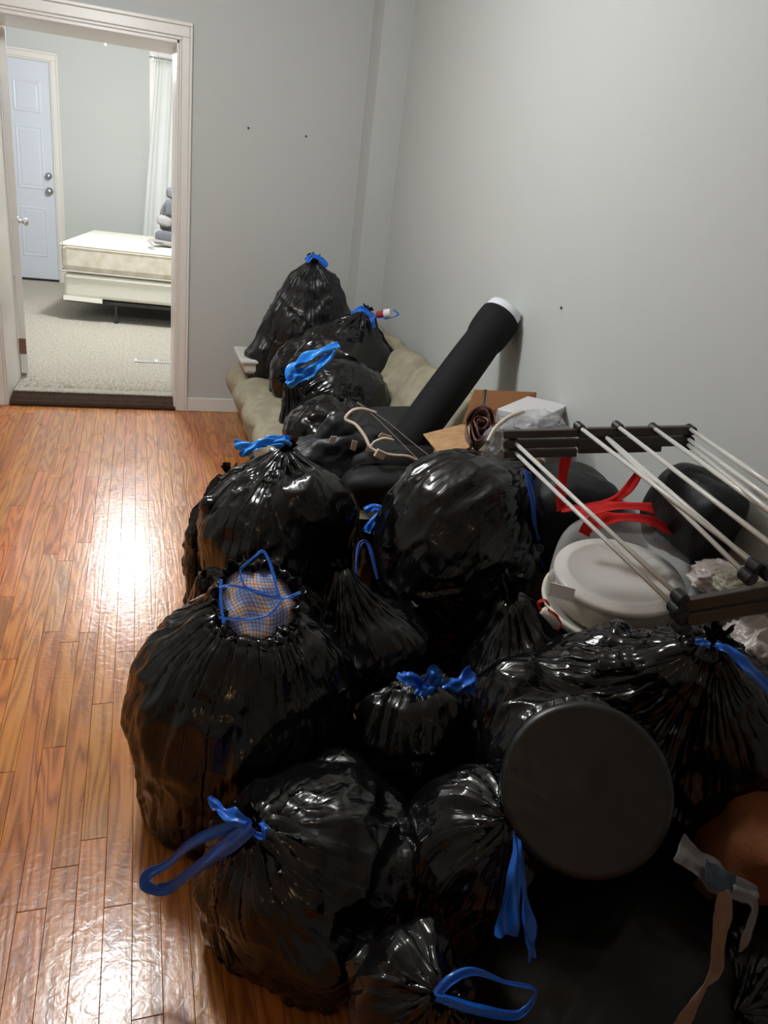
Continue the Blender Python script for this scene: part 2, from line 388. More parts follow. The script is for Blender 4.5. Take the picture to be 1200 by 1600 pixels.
# ------------------------------------------------------------------ the bin bags: a sheet relaxed over its contents
CONTENT = []      # everything already placed, as ellipsoids (centre, radii) the next sheets may not enter
def push_out(X, balls, grow=0.0):
    for (c, r) in balls:
        rr = r+grow
        q = (X-c)/rr; d = np.sqrt((q*q).sum(-1)); m = d < 1
        if m.any():
            dm = np.maximum(d[m], 1e-3)[:, None]
            X[m] = c+q[m]/dm*rr
    return X
def push_cyl(X, cyl):
    c, n_, R_, H_ = cyl
    q = X-c; h = q@n_; rad = q-h[:, None]*n_; rl = np.linalg.norm(rad, axis=1)+1e-9
    m = (np.abs(h) < H_) & (rl < R_)
    dr_ = R_-rl; dh = H_-np.abs(h)
    a = m & (dr_ < dh); b = m & ~a
    X[a] += rad[a]/rl[a][:, None]*dr_[a][:, None]
    X[b] += n_*(H_-h[b])[:, None]
    return X
def vnoise(p, seed=0):
    """vectorised 3D value noise, 0..1"""
    p = np.asarray(p, float)+seed*17.13; i = np.floor(p).astype(np.int64); f_ = p-i; f_ = f_*f_*(3-2*f_)
    def h(a, b, c_):
        n_ = (a*73856093) ^ (b*19349663) ^ (c_*83492791); n_ = (n_ ^ (n_ >> 13))*1274126177 & 0x7fffffff
        return ((n_ ^ (n_ >> 16)) & 0xffff)/65535.0
    r_ = 0
    for dx in (0, 1):
        wx = f_[..., 0] if dx else 1-f_[..., 0]
        for dy in (0, 1):
            wy = f_[..., 1] if dy else 1-f_[..., 1]
            for dz in (0, 1):
                wz = f_[..., 2] if dz else 1-f_[..., 2]
                r_ = r_+wx*wy*wz*h(i[..., 0]+dx, i[..., 1]+dy, i[..., 2]+dz)
    return r_
def ridge(p, seed=0, pw=1.6):
    w_ = np.stack([vnoise(p*.7, seed+k_) for k_ in (1, 2, 3)], -1)
    n_ = vnoise(p+w_*1.1, seed)
    return (1-np.abs(n_*2-1)*1.35).clip(0, 1)**pw
def smooth_noise(rs, nu, nv, ku, kv):
    """periodic in u"""
    out = np.zeros((nv, nu))
    for _ in range(10):
        fu = rs.randint(1, ku+1); fv_ = rs.uniform(.3, kv); ph = rs.uniform(0, 6.28, 2)
        u = np.arange(nu)/nu*2*np.pi; v_ = np.arange(nv)/nv*2*np.pi
        out += np.sin(fu*u[None, :]+ph[0]+1.2*np.sin(v_*fv_+ph[1])[:, None])*np.sin(fv_*v_+ph[1])[:, None]
    return out/4
def bag(name, label, c, r, neck, seed=0, lumps=7, excess=1.28, slack=1.05, matl=None, neck_r=.012, nu=150, nv=84, iters=170,
        cyl=None, extra=(), floorz=.004, ruffle=.05, sub=1, lump_amp=.42, gravity=.00045, sag=0., obstacles=True, parent=None, pokes=22, crump=1.0, pleat=1.0, fold_dir=None, fold_amp=.013, ring_n=None, bot_at=None, group='black bin liners in the heap', cat='trash bag', part=None):
    rs = np.random.RandomState(seed)
    c = np.array(c, float); r = np.array(r, float); neck = np.array(neck, float)
    balls = [(c, r*.955)]
    for i in range(pokes):
        d = rs.normal(size=3); d /= np.linalg.norm(d)
        if d@(neck-c)/np.linalg.norm(neck-c) > .8: continue
        rr = rs.uniform(.012, .035); balls.append((c+d*r*rs.uniform(.95, 1.06)-d*rr, np.array([rr]*3)))
    ax = neck-c; L0 = np.linalg.norm(ax); a = ax/L0
    for i in range(lumps):
        d = rs.normal(size=3); d /= np.linalg.norm(d)
        if d@a > .75: d = d-a*(d@a)*1.2
        rr = r.min()*rs.uniform(.32, .52)
        balls.append((c+d*r*rs.uniform(.62, .62+lump_amp*.5), np.array([rr, rr, rr])*rs.uniform(.8, 1.2, 3)))
    for e in extra: balls.append((np.array(e[0], float), np.array(e[1], float)))
    inner = [(b[0], np.array([max(b[1][0]-.004, .01), max(b[1][1]-.004, .01), max(b[1][2]-.004, .01)])) for b in balls]
    # extent of the hull along -a
    ra = 1/np.sqrt(((a/r)**2).sum())
    bot = c-a*ra*1.02
    if bot_at is not None:
        bot = np.array(bot_at, float); a = _n(neck-bot)
    u = np.cross(a, [0.3, 1, 0.2]); u /= np.linalg.norm(u); v = np.cross(a, u)
    th = np.arange(nu)/nu*2*np.pi
    tt = np.linspace(0, 1, nv)
    full = np.linalg.norm(neck-bot)
    # profile: hull support radius plus allowance
    rad_u = 1/np.sqrt(((u/r)**2).sum()); rad_v = 1/np.sqrt(((v/r)**2).sum())
    rm = max(rad_u, rad_v)*1.12
    prof = np.sin(np.clip(tt*1.02, 0, 1)*np.pi)**.5
    s = np.where(tt > .55, 1, 1)
    radp = np.where(tt < .5, np.sqrt(np.maximum(0, 1-(1-tt/.5)**2.4)), np.maximum(0, np.cos((tt-.5)/.5*np.pi/2))**.85)
    ru = rad_u*1.15*radp+neck_r; rv = rad_v*1.15*radp+neck_r
    wob = smooth_noise(rs, nu, nv, 22, 2.5)*.05*radp[:, None]
    X = (bot[None, None]+a[None, None]*(tt*full)[:, None, None]
         + u[None, None]*((ru[:, None]*(1+wob))*np.cos(th)[None, :])[..., None] + v[None, None]*((rv[:, None]*(1+wob))*np.sin(th)[None, :])[..., None])
    circ = 2*np.pi*math.sqrt((rad_u**2+rad_v**2)/2)*excess
    if cyl is not None: circ = max(circ, 2*np.pi*cyl[2]*1.05)
    row = np.minimum(1, (tt/.16+.02))**.8                       # the closed bottom
    restH = circ/nu*row
    merid = 0
    d = np.linalg.norm(np.diff(X.mean(1)*0+X[:, 0], axis=0), axis=1).sum()
    restV = d/(nv-1)*slack
    # neck ring: gathered zigzag
    zz = neck_r*(.55+.45*np.sign(np.sin(th*nu/4+rs.uniform(0, 6))))*(1+.25*np.sin(3*th))
    ur, vr = u, v
    if ring_n is not None:
        rn_ = _n(ring_n); ur = _n(u-rn_*(u@rn_)); vr = _n(np.cross(rn_, ur)); vr = vr*np.sign(vr@v)
        zz = neck_r*(.92+.08*np.sign(np.sin(th*nu/4)))
    ring = neck+ur*(zz*np.cos(th))[:, None]+vr*(zz*np.sin(th))[:, None]
    obs = [(b[0], b[1]) for b in CONTENT] if obstacles else []
    near = []
    for b in obs:
        if np.linalg.norm(b[0]-c) < r.max()+b[1].max()+.15: near.append(b)
    Xp = X.copy(); vel = np.zeros_like(X)
    g = np.zeros(3); g[2] = -gravity
    for it in range(iters):
        damp = .88
        step = (X-Xp)*damp; Xp = X.copy()
        nl = np.linalg.norm(step, axis=2, keepdims=True); step *= np.minimum(1, .004/(nl+1e-9))
        X = X+step+g
        if it < iters*.6:
            X += (c-X)*.0012                                     # slight suction onto the contents
        X[-1] = ring
        for sub_ in range(3):
            # across (Gauss-Seidel, two colours)
            for par in (0, 1):
                A = X[:, par::2]; B = np.roll(X, -1, axis=1)[:, par::2]
                D = B-A; l = np.linalg.norm(D, axis=2)+1e-9; e = (l-restH[:, None])/l
                k = np.where(e > 0, .5, .22)
                corr = D*(e*k)[..., None]
                X[:, par::2] += corr
                idx = (np.arange(par, nu, 2)+1) % nu
                X[:, idx] -= corr
            for par in (0, 1):
                A = X[par:-1:2]; B = X[par+1::2]; m_ = min(len(A), len(B)); A = X[par:par+2*m_:2][:m_]; B = X[par+1:par+1+2*m_:2][:m_]
                D = B-A; l = np.linalg.norm(D, axis=2)+1e-9; e = (l-restV)/l
                k = np.where(e > 0, .5, .22)
                corr = D*(e*k)[..., None]
                X[par:par+2*m_:2][:m_] += corr; X[par+1:par+1+2*m_:2][:m_] -= corr
        # light bending
        lap = .25*(np.roll(X, 1, 1)+np.roll(X, -1, 1)-2*X)
        X += lap*.07
        X[1:-1] += .05*(.5*(X[2:]+X[:-2])-X[1:-1])
        fl = X.reshape(-1, 3)
        if near and it % 2 == 0: fl = push_out(fl, near, .003)
        fl = push_out(fl, inner)
        if cyl is not None: fl = push_cyl(fl, cyl)
        fl[:, 2] = np.maximum(fl[:, 2], floorz); fl[:, 0] = np.minimum(fl[:, 0], XR-.006)
        X = fl.reshape(nv, nu, 3)
        X[-1] = ring
    if cyl is not None:                                          # the film lies flat over the disc face
        qd = X-cyl[0]; hd = qd@cyl[1]; rd_ = np.linalg.norm(qd-hd[..., None]*cyl[1], axis=2)
        X = X+cyl[1]*(np.where((rd_ < cyl[2]*.985) & (hd > cyl[3]-.07), cyl[3]-hd, 0))[..., None]
    CONTENT.extend(balls)
    if cyl is not None: CONTENT.append((cyl[0], np.array([cyl[2]]*3)*.9))
    # finer sheet: interpolate twice as dense, then lay the sharp small creases into it
    if sub:
        Y_ = np.zeros((nv, nu*2, 3)); Y_[:, 0::2] = X
        Y_[:, 1::2] = (9*(X+np.roll(X, -1, 1))-(np.roll(X, 1, 1)+np.roll(X, -2, 1)))/16
        Z_ = np.zeros((nv*2-1, nu*2, 3)); Z_[0::2] = Y_
        Yp = np.concatenate([Y_[:1], Y_, Y_[-1:]])
        Z_[1::2] = (9*(Yp[1:-2]+Yp[2:-1])-(Yp[:-3]+Yp[3:]))/16
        X = Z_; nu *= 2; nv = nv*2-1; tt = np.linspace(0, 1, nv); th = np.arange(nu)/nu*2*np.pi
    du = np.roll(X, -1, 1)-np.roll(X, 1, 1); dv = np.gradient(X, axis=0)
    nr = np.cross(du, dv); nr /= np.linalg.norm(nr, axis=2, keepdims=True)+1e-9
    if ((X-c)*nr).sum() < 0: nr = -nr
    T = tt[:, None]*np.ones(nu)[None]; Th = th[None]*np.ones(nv)[:, None]
    dn_ = np.linalg.norm(X-neck, axis=2)
    near_ = np.exp(-dn_/.11)
    q1 = np.stack([np.cos(Th)*7, np.sin(Th)*7, T*1.6], -1); q2 = np.stack([np.cos(Th)*15, np.sin(Th)*15, T*3.2], -1)
    w1 = ridge(q1, seed); w2 = ridge(q2, seed+5)
    edge = np.clip(dn_/.03, 0, 1)
    mask = np.clip(vnoise(X*4.5, seed+9)*2.4-.7, 0, 1)
    disp = pleat*((.016*w1*near_+.007*w2*near_)*edge+.0016*w1*np.exp(-dn_/.30)+.0022*w2*mask)
    rx = np.array([[.55, .8, -.1], [-.75, .5, .4], [.3, -.3, .9]])
    X2 = (X-c)@rx.T
    c1 = ridge(X2*np.array([6, 15, 8.])+seed, seed+11, 1.3); c2 = ridge(X2*np.array([26, 12, 18.])+seed, seed+13, 1.5); c3 = ridge((X-c)@rx*np.array([13, 44, 22.]), seed+15, 1.6)
    disp = disp+crump*(.014*c1*(.35+.65*mask)+.0085*c2*mask+.0032*c3*(1-mask*.4))
    if cyl is not None:
        qd = X-cyl[0]; hd = qd@cyl[1]; rd_ = np.linalg.norm(qd-hd[..., None]*cyl[1], axis=2)
        disp = disp*np.clip((rd_-cyl[2]*1.02)/.03+.08*(hd > 0)+1.0*(hd < 0), .08, 1)
    if fold_dir is not None:                                     # long tension folds
        fd = _n(fold_dir); e1 = _n(np.cross(fd, [.2, .9, .3])); e2 = np.cross(fd, e1)
        q = np.stack([(X-c)@fd*3.0, (X-c)@e1*22, (X-c)@e2*22], -1)
        disp = disp+fold_amp*ridge(q, seed+21, 1.3)*np.clip(vnoise(X*5, seed+23)*2.2-.5, 0, 1)
    fadeb = np.clip(T/.05, 0, 1)
    X = X+nr*((disp-.006)*fadeb*np.clip(dn_/.02, 0, 1))[..., None]
    if cyl is not None:
        pass
    if cyl is not None:
        qd = X-cyl[0]; hd = qd@cyl[1]; rd_ = np.linalg.norm(qd-hd[..., None]*cyl[1], axis=2)
        X = X+cyl[1]*(np.where((rd_ < cyl[2]*.975) & (hd > cyl[3]-.002), cyl[3]-.002-hd, 0))[..., None]
    X[..., 2] = np.maximum(X[..., 2], floorz); X[..., 0] = np.minimum(X[..., 0], XR-.004)
    verts = X.reshape(-1, 3)
    jj, ii_ = np.meshgrid(np.arange(nv-1), np.arange(nu), indexing='ij')
    faces = np.stack([jj*nu+ii_, jj*nu+(ii_+1) % nu, (jj+1)*nu+(ii_+1) % nu, (jj+1)*nu+ii_], -1).reshape(-1, 4).tolist()
    verts = np.vstack([verts, X[0].mean(0)[None]])
    k = len(verts)-1
    for i in range(nu): faces.append((i, k, (i+1) % nu))
    uv = np.zeros((len(verts), 2)); ii = np.arange(nu)/nu; ii = np.minimum(ii, 1-ii)*2
    uv[:-1, 0] = np.tile(ii, nv); uv[:-1, 1] = np.repeat(tt, nu)
    root = thing(name, label, cat, (c[0], c[1], verts[:, 2].min()), group)
    mesh_obj(part or 'bag_body', verts, faces, matl or M_BAG, root, smooth=True, uv=uv)
    if ruffle:
        n2 = 96; rows_ = 7; vs = []; fs = []
        for j in range(rows_):
            t = j/(rows_-1)
            for i in range(n2):
                an = 2*np.pi*i/n2
                rr = neck_r*.9+(ruffle*.75)*t**.8*(1+.45*math.sin(9*an+seed)+.35*math.sin(17*an+seed*2)*t)
                hh = ruffle*t*(1+.35*math.sin(5*an+seed*1.3))
                p = neck+a*hh+u*rr*math.cos(an)*.8+v*rr*math.sin(an)*.8+rs.uniform(-1, 1, 3)*.0025*t
                p[0] = min(p[0], XR-.01); vs.append(p)
        for j in range(rows_-1):
            for i in range(n2): fs.append((j*n2+i, j*n2+(i+1) % n2, (j+1)*n2+(i+1) % n2, (j+1)*n2+i))
        uu = np.zeros((len(vs), 2)); uu[:, 0] = np.tile(np.arange(n2)/n2, rows_); uu[:, 1] = np.repeat(np.linspace(0, .1, rows_), n2)
        mesh_obj('gathered_mouth', vs, fs, matl or M_BAG, root, smooth=True, uv=uu, subsurf=1)
    return root
def ribbon(parent, pts, w=.02, seed=0, m=None, name='drawstring', fold=.35, nrm=(0, -.6, .8), flat=False):
    """a crumpled strip of film; w may be a list of widths along the way"""
    rs = random.Random(seed); path = smooth_path(pts, 9); n = len(path); vs = []; fs = []
    K = 7; tw = rs.uniform(-.4, .4)
    for i, p in enumerate(path):
        t = path[min(i+1, n-1)]-path[max(i-1, 0)]; t = t/(np.linalg.norm(t)+1e-9)
        nn = np.array(nrm, float); b = np.cross(t, nn); b /= (np.linalg.norm(b)+1e-9); nn = np.cross(b, t)
        s_ = i/(n-1); ww = np.interp(s_, np.linspace(0, 1, len(w)), w) if hasattr(w, '__len__') else w
        tw += rs.uniform(-.16, .16); tw *= .96
        ct, st = math.cos(tw), math.sin(tw)
        bb = b*ct+nn*st; n3 = nn*ct-b*st
        ph = seed+s_*7
        for k in range(K):
            q = k/(K-1)*2-1
            hh = fold*ww*(.5*math.sin(q*4.2+ph)+.35*math.cos(q*2.1-ph*1.7))
            vs.append(p+bb*q*ww/2*(1-.12*math.sin(ph*2.3))+n3*hh)
    for i in range(n-1):
        for k in range(K-1): fs.append((i*K+k, i*K+k+1, (i+1)*K+k+1, (i+1)*K+k))
    return mesh_obj(name, vs, fs, m or M_BLUE, parent, smooth=True, subsurf=1, solid=.0008)
def knotball(parent, c, r, seed=0, m=None, name='knot'):
    rs = np.random.RandomState(seed); mb = MB()
    pts = []
    for i in range(22):
        a = i*.62; e = math.sin(i*1.7)*.9
        pts.append(np.array(c)+np.array([math.cos(a)*math.cos(e), math.sin(a)*math.cos(e), math.sin(e)])*r*rs.uniform(.6, 1))
    mb.tube(smooth_path(pts, 4), [r*.34]*(21*4+1), 8)
    return mb.build(name, m or M_BLUE, parent, smooth=True)

#@@OBJECTS
# ---- bags of the heap (back to front)
def PP(*l): return [P(a, b, Y=y) for (a, b, y) in l]

# sofa first: channel tufted, along the right wall
M_SOFA = mat('beige_chenille', s2l(160, 152, 132), .9, spec=.2); M_SOFA_n = bumpy(M_SOFA, 320, .6, .003)
mottled(M_SOFA, s2l(150, 142, 121), s2l(172, 164, 143), 14)
sofa = thing('sofa', 'beige channel-tufted sofa under the bags along the right wall', 'sofa', (1.0, 3.5, 0))
prof = [(1.41, .10), (1.415, .5), (1.40, .66), (1.36, .705), (1.30, .71), (1.24, .68), (1.18, .60), (1.13, .50), (1.07, .425), (.98, .40), (.85, .405), (.70, .415), (.60, .42), (.53, .405), (.485, .35), (.49, .28), (.53, .20), (.585, .12), (.60, .05), (.60, .02)]
sp = smooth_path([np.array((a, 0, b)) for a, b in prof], 3)
ys = [4.60, 4.22, 3.84, 3.46, 3.08, 2.70, 2.42]
for j in range(len(ys)-1):
    y1, y0 = ys[j], ys[j+1]; vs = []; fs = []; K = 13; n = len(sp)
    for i, p in enumerate(sp):
        t = sp[min(i+1, n-1)]-sp[max(i-1, 0)]; t /= np.linalg.norm(t); nn = np.array([t[2], 0, -t[0]])*1.0
        if p[0] > 1.38: nn *= .15
        for k in range(K):
            q = k/(K-1)*2-1
            h = -.075*(abs(q)**3.2)+.006*math.sin(i*.9+j)
            pos = np.array([p[0], (y0+y1)/2+q*(y1-y0)/2, p[2]])-(-nn)*(-h)*-1*1.0
            pos[2] = max(pos[2], .012); pos[0] = min(pos[0], XR-.012)
            vs.append(pos)
    for i in range(n-1):
        for k in range(K-1): fs.append((i*K+k, i*K+k+1, (i+1)*K+k+1, (i+1)*K+k))
    mesh_obj('channel_cushion', vs, fs, M_SOFA, sofa, smooth=True, subsurf=1)
CONTENT.append((np.array([.98, 3.5, .10]), np.array([.55, 1.3, .32])))
M_WHITEP = mat('white_plastic', s2l(215, 215, 212), .4)
b0 = P(402, 585, Y=4.22)
tb = thing('storage_tray', 'white plastic tray under the matt bag at the far sofa end', 'tray', (b0[0], b0[1], .42))
c = np.array([.66, 4.30, .46]); v = []
mb = MB()
lo = [(c[0]-.11, c[1]-.15, .425), (c[0]+.2, c[1]-.15, .425), (c[0]+.2, c[1]+.13, .425), (c[0]-.11, c[1]+.13, .425)]
hi = [(c[0]-.13, c[1]-.17, .505), (c[0]+.22, c[1]-.17, .505), (c[0]+.22, c[1]+.15, .505), (c[0]-.13, c[1]+.15, .505)]
mb.hexa(lo, hi); mb.build('tray_body', M_WHITEP, tb, bevel=.02)
MB().box((c[0]-.14, c[1]-.18, .490), (c[0]+.23, c[1]+.16, .512)).build('tray_rim', M_WHITEP, tb, bevel=.008)

A = bag('trash_bag', 'matt black tall bag farthest back, on the sofa against the far wall', P(478, 505, Y=4.22)+np.array([0, 0, -.04]), (.235, .20, .26), P(490, 410, Y=4.18), 11, matl=M_BAGM, excess=1.12, lumps=5, ruffle=.035,
        extra=[(P(488, 462, Y=4.2), (.17, .14, .15)), (P(425, 555, Y=4.22), (.16, .12, .07)), (P(520, 540, Y=4.2), (.2, .16, .14))], sub=1)
ribbon(A, PP((478, 408, 4.1), (488, 400, 4.1), (500, 405, 4.1), (512, 415, 4.1)), .03, 1, M_BLUE)
ribbon(A, PP((482, 404, 4.12), (495, 402, 4.14), (508, 418, 4.1)), .012, 2, M_BLUE2)
B = bag('trash_bag', 'glossy black bag on the sofa with a bottle cap caught in its blue tie', P(535, 580, Y=3.82)+np.array([0, 0, -.02]), (.32, .22, .28), P(572, 487, Y=3.80), 12, excess=1.25, ruffle=.025,
        extra=[(P(470, 590, Y=3.85), (.16, .16, .2))])
ribbon(B, PP((548, 490, 3.7), (565, 483, 3.66), (585, 494, 3.66), (612, 492, 3.66)), [.02, .03, .02, .03], 3)
ribbon(B, PP((575, 488, 3.7), (582, 500, 3.64), (584, 512, 3.64)), .02, 4)
ribbon(B, PP((585, 490, 3.68), (600, 498, 3.63), (622, 492, 3.64), (614, 484, 3.64)), .010, 5)
M_RED = mat('red_print', s2l(150, 40, 50), .5)
bt = thing('bottle', 'small bottle with white cap and dark red neck in the blue tie', 'bottle', P(595, 492, Y=3.64))
p1 = P(590, 492, Y=3.66); p2 = P(601, 490, Y=3.63); p3 = P(611, 489, Y=3.61)
MB().tube([p1, p2], .017, 16).build('bottle_neck', M_RED, bt, smooth=False)
MB().tube([p2, p3], .021, 20).build('cap', M_WHITEP, bt)
Cb = bag('trash_bag', 'slumped glossy bag with a thick light-blue ribbon bunch on the sofa', P(528, 617, Y=3.42)+np.array([0, 0, -.03]), (.28, .2, .22), P(455, 592, Y=3.34), 13, excess=1.22, ruffle=.04, slack=1.08)
M_BLUEL = mat('light_blue_drawstring', (.03, .27, .80), .25); bumpy(M_BLUEL, 60, .5, .004)
ribbon(Cb, PP((452, 598, 3.16), (458, 572, 3.14), (485, 556, 3.12), (530, 538, 3.12)), [.03, .06, .05, .03], 6, M_BLUEL, fold=.5)
ribbon(Cb, PP((450, 602, 3.15), (475, 585, 3.12), (500, 570, 3.1), (524, 548, 3.1)), [.03, .05, .045, .02], 7, M_BLUEL, fold=.5)
ribbon(Cb, PP((447, 598, 3.15), (462, 585, 3.13), (485, 580, 3.12)), [.03, .045, .02], 8, M_BLUEL, fold=.5)

# dark bag of oddments below, tucked in front of it
D0 = bag('trash_bag', 'dark crinkled bag at the sofa edge beside the backpack', P(510, 675, Y=3.0), (.20, .16, .15), P(540, 625, Y=3.05), 14, excess=1.35, ruffle=0, lumps=5, matl=M_BAG)

# E
E = bag('trash_bag', 'round black bag tied in bright blue standing before the sofa', (.445, 2.28, .33), (.285, .27, .30), P(447, 703, Y=2.28), 21, excess=1.45, ruffle=.03, neck_r=.016, lumps=8)
ribbon(E, PP((455, 690, 2.22), (430, 686, 2.2), (400, 694, 2.2), (366, 694, 2.22)), [.035, .03, .045, .02], 9, M_BLUEL, fold=.5)
ribbon(E, PP((440, 692, 2.2), (410, 692, 2.18), (388, 704, 2.18), (374, 712, 2.18)), [.03, .03, .025, .012], 10, M_BLUEL, fold=.5)
knotball(E, P(437, 691, Y=2.22), .020, 3, M_BLUEL)
# low bag wedged between E and F
E2 = bag('trash_bag', 'low bag squeezed between the tied round bag and the open bag', (.34, 1.99, .17), (.24, .17, .17), P(320, 900, Y=1.92), 22, excess=1.4, ruffle=0, lumps=5)
E3 = bag('trash_bag', 'small black bag corner poking out behind the round tied bag, left', P(345, 830, Y=2.42)+np.array([0, 0, -.06]), (.12, .12, .20), P(362, 746, Y=2.40), 23, excess=1.5, ruffle=.035, lumps=3, nu=100, nv=60)
# G
G = bag('trash_bag', 'large upright black bag in the middle with pleats running down', P(712, 860, Y=1.95)+np.array([0,0,-.02]), (.275, .26, .365), P(826, 735, Y=1.95), 24, excess=1.25, ruffle=.03, lumps=4, lump_amp=.15, slack=1.02, fold_dir=P(826, 700, Y=1.95)-P(600, 830, Y=1.9), crump=.40, pokes=10, fold_amp=.020)
ribbon(G, PP((820, 735, 1.86), (832, 780, 1.80), (838, 830, 1.78), (853, 885, 1.8)), [.015, .016, .022, .03], 11, M_BLUE2)
ribbon(G, PP((824, 738, 1.9), (848, 790, 1.85), (860, 840, 1.82), (853, 885, 1.8)), [.012, .010, .012, .02], 12, M_BLUE2)
H = bag('trash_bag', 'crumpled bag low between the open bag and the large upright bag', (.655, 1.73, .20), (.17, .17, .20), P(535, 890, Y=1.80), 25, excess=1.5, ruffle=.02, lumps=6)
ribbon(H, PP((556, 905, 1.83), (560, 855, 1.9), (575, 850, 1.9), (590, 905, 1.83)), .010, 13, M_BLUE2)
ribbon(H, PP((570, 798, 2.1), (585, 792, 2.1), (596, 800, 2.08), (578, 820, 2.06), (572, 832, 2.05)), .028, 14, M_BLUE)
# F, open at the top
fN = _n((-.04, -.60, .80)); pc = P(403, 942, Y=1.47); fn = pc-fN*.035
Fb = bag('trash_bag', 'large bag on the floor at left, its mouth open on plaid cloth', (.235, 1.50, .27), (.285, .26, .30), fn, 26, excess=1.25, ruffle=0, neck_r=.088, ring_n=fN, pokes=30, lumps=7, lump_amp=.3, iters=190)
# I
I = bag('trash_bag', 'narrow upright bag topped by a big blue bow knot', (.622, 1.31, .22), (.15, .135, .225), P(655, 1090, Y=1.36), 27, excess=1.5, ruffle=.03, lumps=7, pleat=1.3, crump=1.6, pokes=12)
bw = 1.31
ribbon(I, PP((668, 1078, bw), (650, 1065, bw-.02), (634, 1058, bw-.02), (625, 1052, bw)), [.012, .03, .03, .02], 15)
ribbon(I, PP((665, 1075, bw), (650, 1085, bw-.02), (640, 1100, bw)), [.02, .015, .008], 16)
ribbon(I, PP((662, 1082, bw), (680, 1062, bw-.02), (676, 1050, bw-.02), (664, 1068, bw-.03)), [.02, .035, .03, .02], 17)
ribbon(I, PP((668, 1080, bw), (700, 1072, bw-.02), (722, 1066, bw-.02), (740, 1050, bw)), [.02, .03, .03, .04], 18)
ribbon(I, PP((700, 1072, bw-.02), (728, 1072, bw-.02), (735, 1078, bw), (742, 1060, bw)), [.02, .025, .03, .02], 19)
knotball(I, P(668, 1078, Y=bw-.02), .016, 4)
# J
J = bag('trash_bag', 'squat bag at the front left with a long blue loop', (.335, 1.085, .19), (.235, .215, .185), P(395, 1293, Y=1.05), 28, excess=1.6, ruffle=.03, neck_r=.014, lumps=8, iters=190)
ribbon(J, PP((392, 1290, 1.01), (350, 1296, 1.03), (300, 1318, 1.06), (262, 1350, 1.09), (232, 1366, 1.10), (232, 1384, 1.09), (260, 1388, 1.08), (310, 1355, 1.05), (360, 1318, 1.01), (395, 1292, .99)), [.018, .024, .02, .018, .02, .03, .028, .024, .03, .02], 20, nrm=(-.3, -.75, .6))
ribbon(J, PP((392, 1290, 1.0), (362, 1275, 1.02), (342, 1262, 1.05), (326, 1245, 1.07)), [.014, .03, .022, .008], 21)
ribbon(J, PP((395, 1300, .99), (410, 1308, .98), (414, 1296, .98), (408, 1285, 1.0)), .012, 22)
M_BAGN = make_bag_mat('dull_bin_liner', col=(.004, .004, .004), rough=.5, bump=.3)
Nb = bag('trash_bag', 'wide dark bag lying at the bottom right under the others', (.88, .82, .12), (.30, .27, .13), (.58, .62, .14), 31, matl=M_BAGN, pokes=0, crump=.6, excess=1.15, ruffle=0, lumps=5, lump_amp=.2)
K = bag('trash_bag', 'bag with radiating pleats and a hanging blue ribbon, front centre', (.63, .99, .26), (.15, .15, .20), P(800, 1282, Y=.90), 29, excess=1.6, ruffle=.0, neck_r=.010, lumps=5)
kb = .86
ribbon(K, PP((803, 1285, kb+.02), (808, 1330, kb-.02), (800, 1400, kb-.06), (790, 1462, kb-.09)), [.010, .014, .034, .05], 23, fold=.45)
ribbon(K, PP((806, 1290, kb+.02), (818, 1370, kb-.03), (826, 1440, kb-.07), (830, 1500, kb-.1)), [.010, .012, .034, .022], 24, fold=.45)
# support under the carrier
O = bag('trash_bag', 'crinkly bag under the cake carrier, beside the large upright bag', (1.08, 1.50, .24), (.26, .24, .24), P(800, 935, Y=1.55), 32, excess=1.45, ruffle=.05, lumps=6)
# L
dc = P(915, 1232, Y=.86); dn = _n(CAM-dc+np.array([.12, -.05, -.12]))
Lb = bag('trash_bag', 'large bag at right with a round disc pressing through its side', P(965, 1090, Y=1.16)+np.array([0, 0, -.03]), (.34, .19, .165), P(1112, 1003, Y=.98), 30, matl=M_BAG, crump=1.2, excess=1.12, ruffle=.03, lumps=3, lump_amp=.15, pokes=12, nu=190, nv=110,
         cyl=(dc-dn*.10, dn, .150, .10), extra=[(P(1150, 1130, Y=1.0), (.15, .16, .14)), (P(1120, 1185, Y=1.02), (.16, .14, .12)), (P(805, 1100, Y=1.16), (.09, .1, .10))], iters=210, slack=1.0)
M_TAUT = make_bag_mat('film_stretched_flat', col=(.010, .009, .008), rough=.36, bump=.25)
fpt = dc+dn*.0
tf = MB().lathe(fpt, [(.1515, -.018), (.1505, -.006), (.147, .002), (.140, .006)]+[(.140-.00395*k_, .0062+.0035*(k_/35)) for k_ in range(1, 35)]+[(.0001, .0098)], 120, dn)
tfv = np.array(tf.v); td = _n(np.cross(dn, [.35, .1, 1])); te = np.cross(dn, td)
tq = np.stack([(tfv-fpt)@td*5, (tfv-fpt)@te*42, (tfv-fpt)@dn*0+3], -1)
tfv = tfv+dn*(.0028*ridge(tq, 77, 1.5)*np.clip(vnoise((tfv-fpt)*14, 5)*2-.6, 0, 1))[:, None]
tf.v = [tuple(p_) for p_ in tfv]
tf.build('taut_film', M_TAUT, Lb, smooth=True, label='film pulled flat over a round disc')
ribbon(Lb, PP((1118, 1005, .95), (1140, 1015, .93), (1170, 1045, .90), (1215, 1090, .87)), [.014, .028, .032, .03], 25, M_BLUE)
ribbon(Lb, PP((1110, 1008, .95), (1098, 1004, .96), (1086, 1002, .97)), [.012, .016, .01], 26)
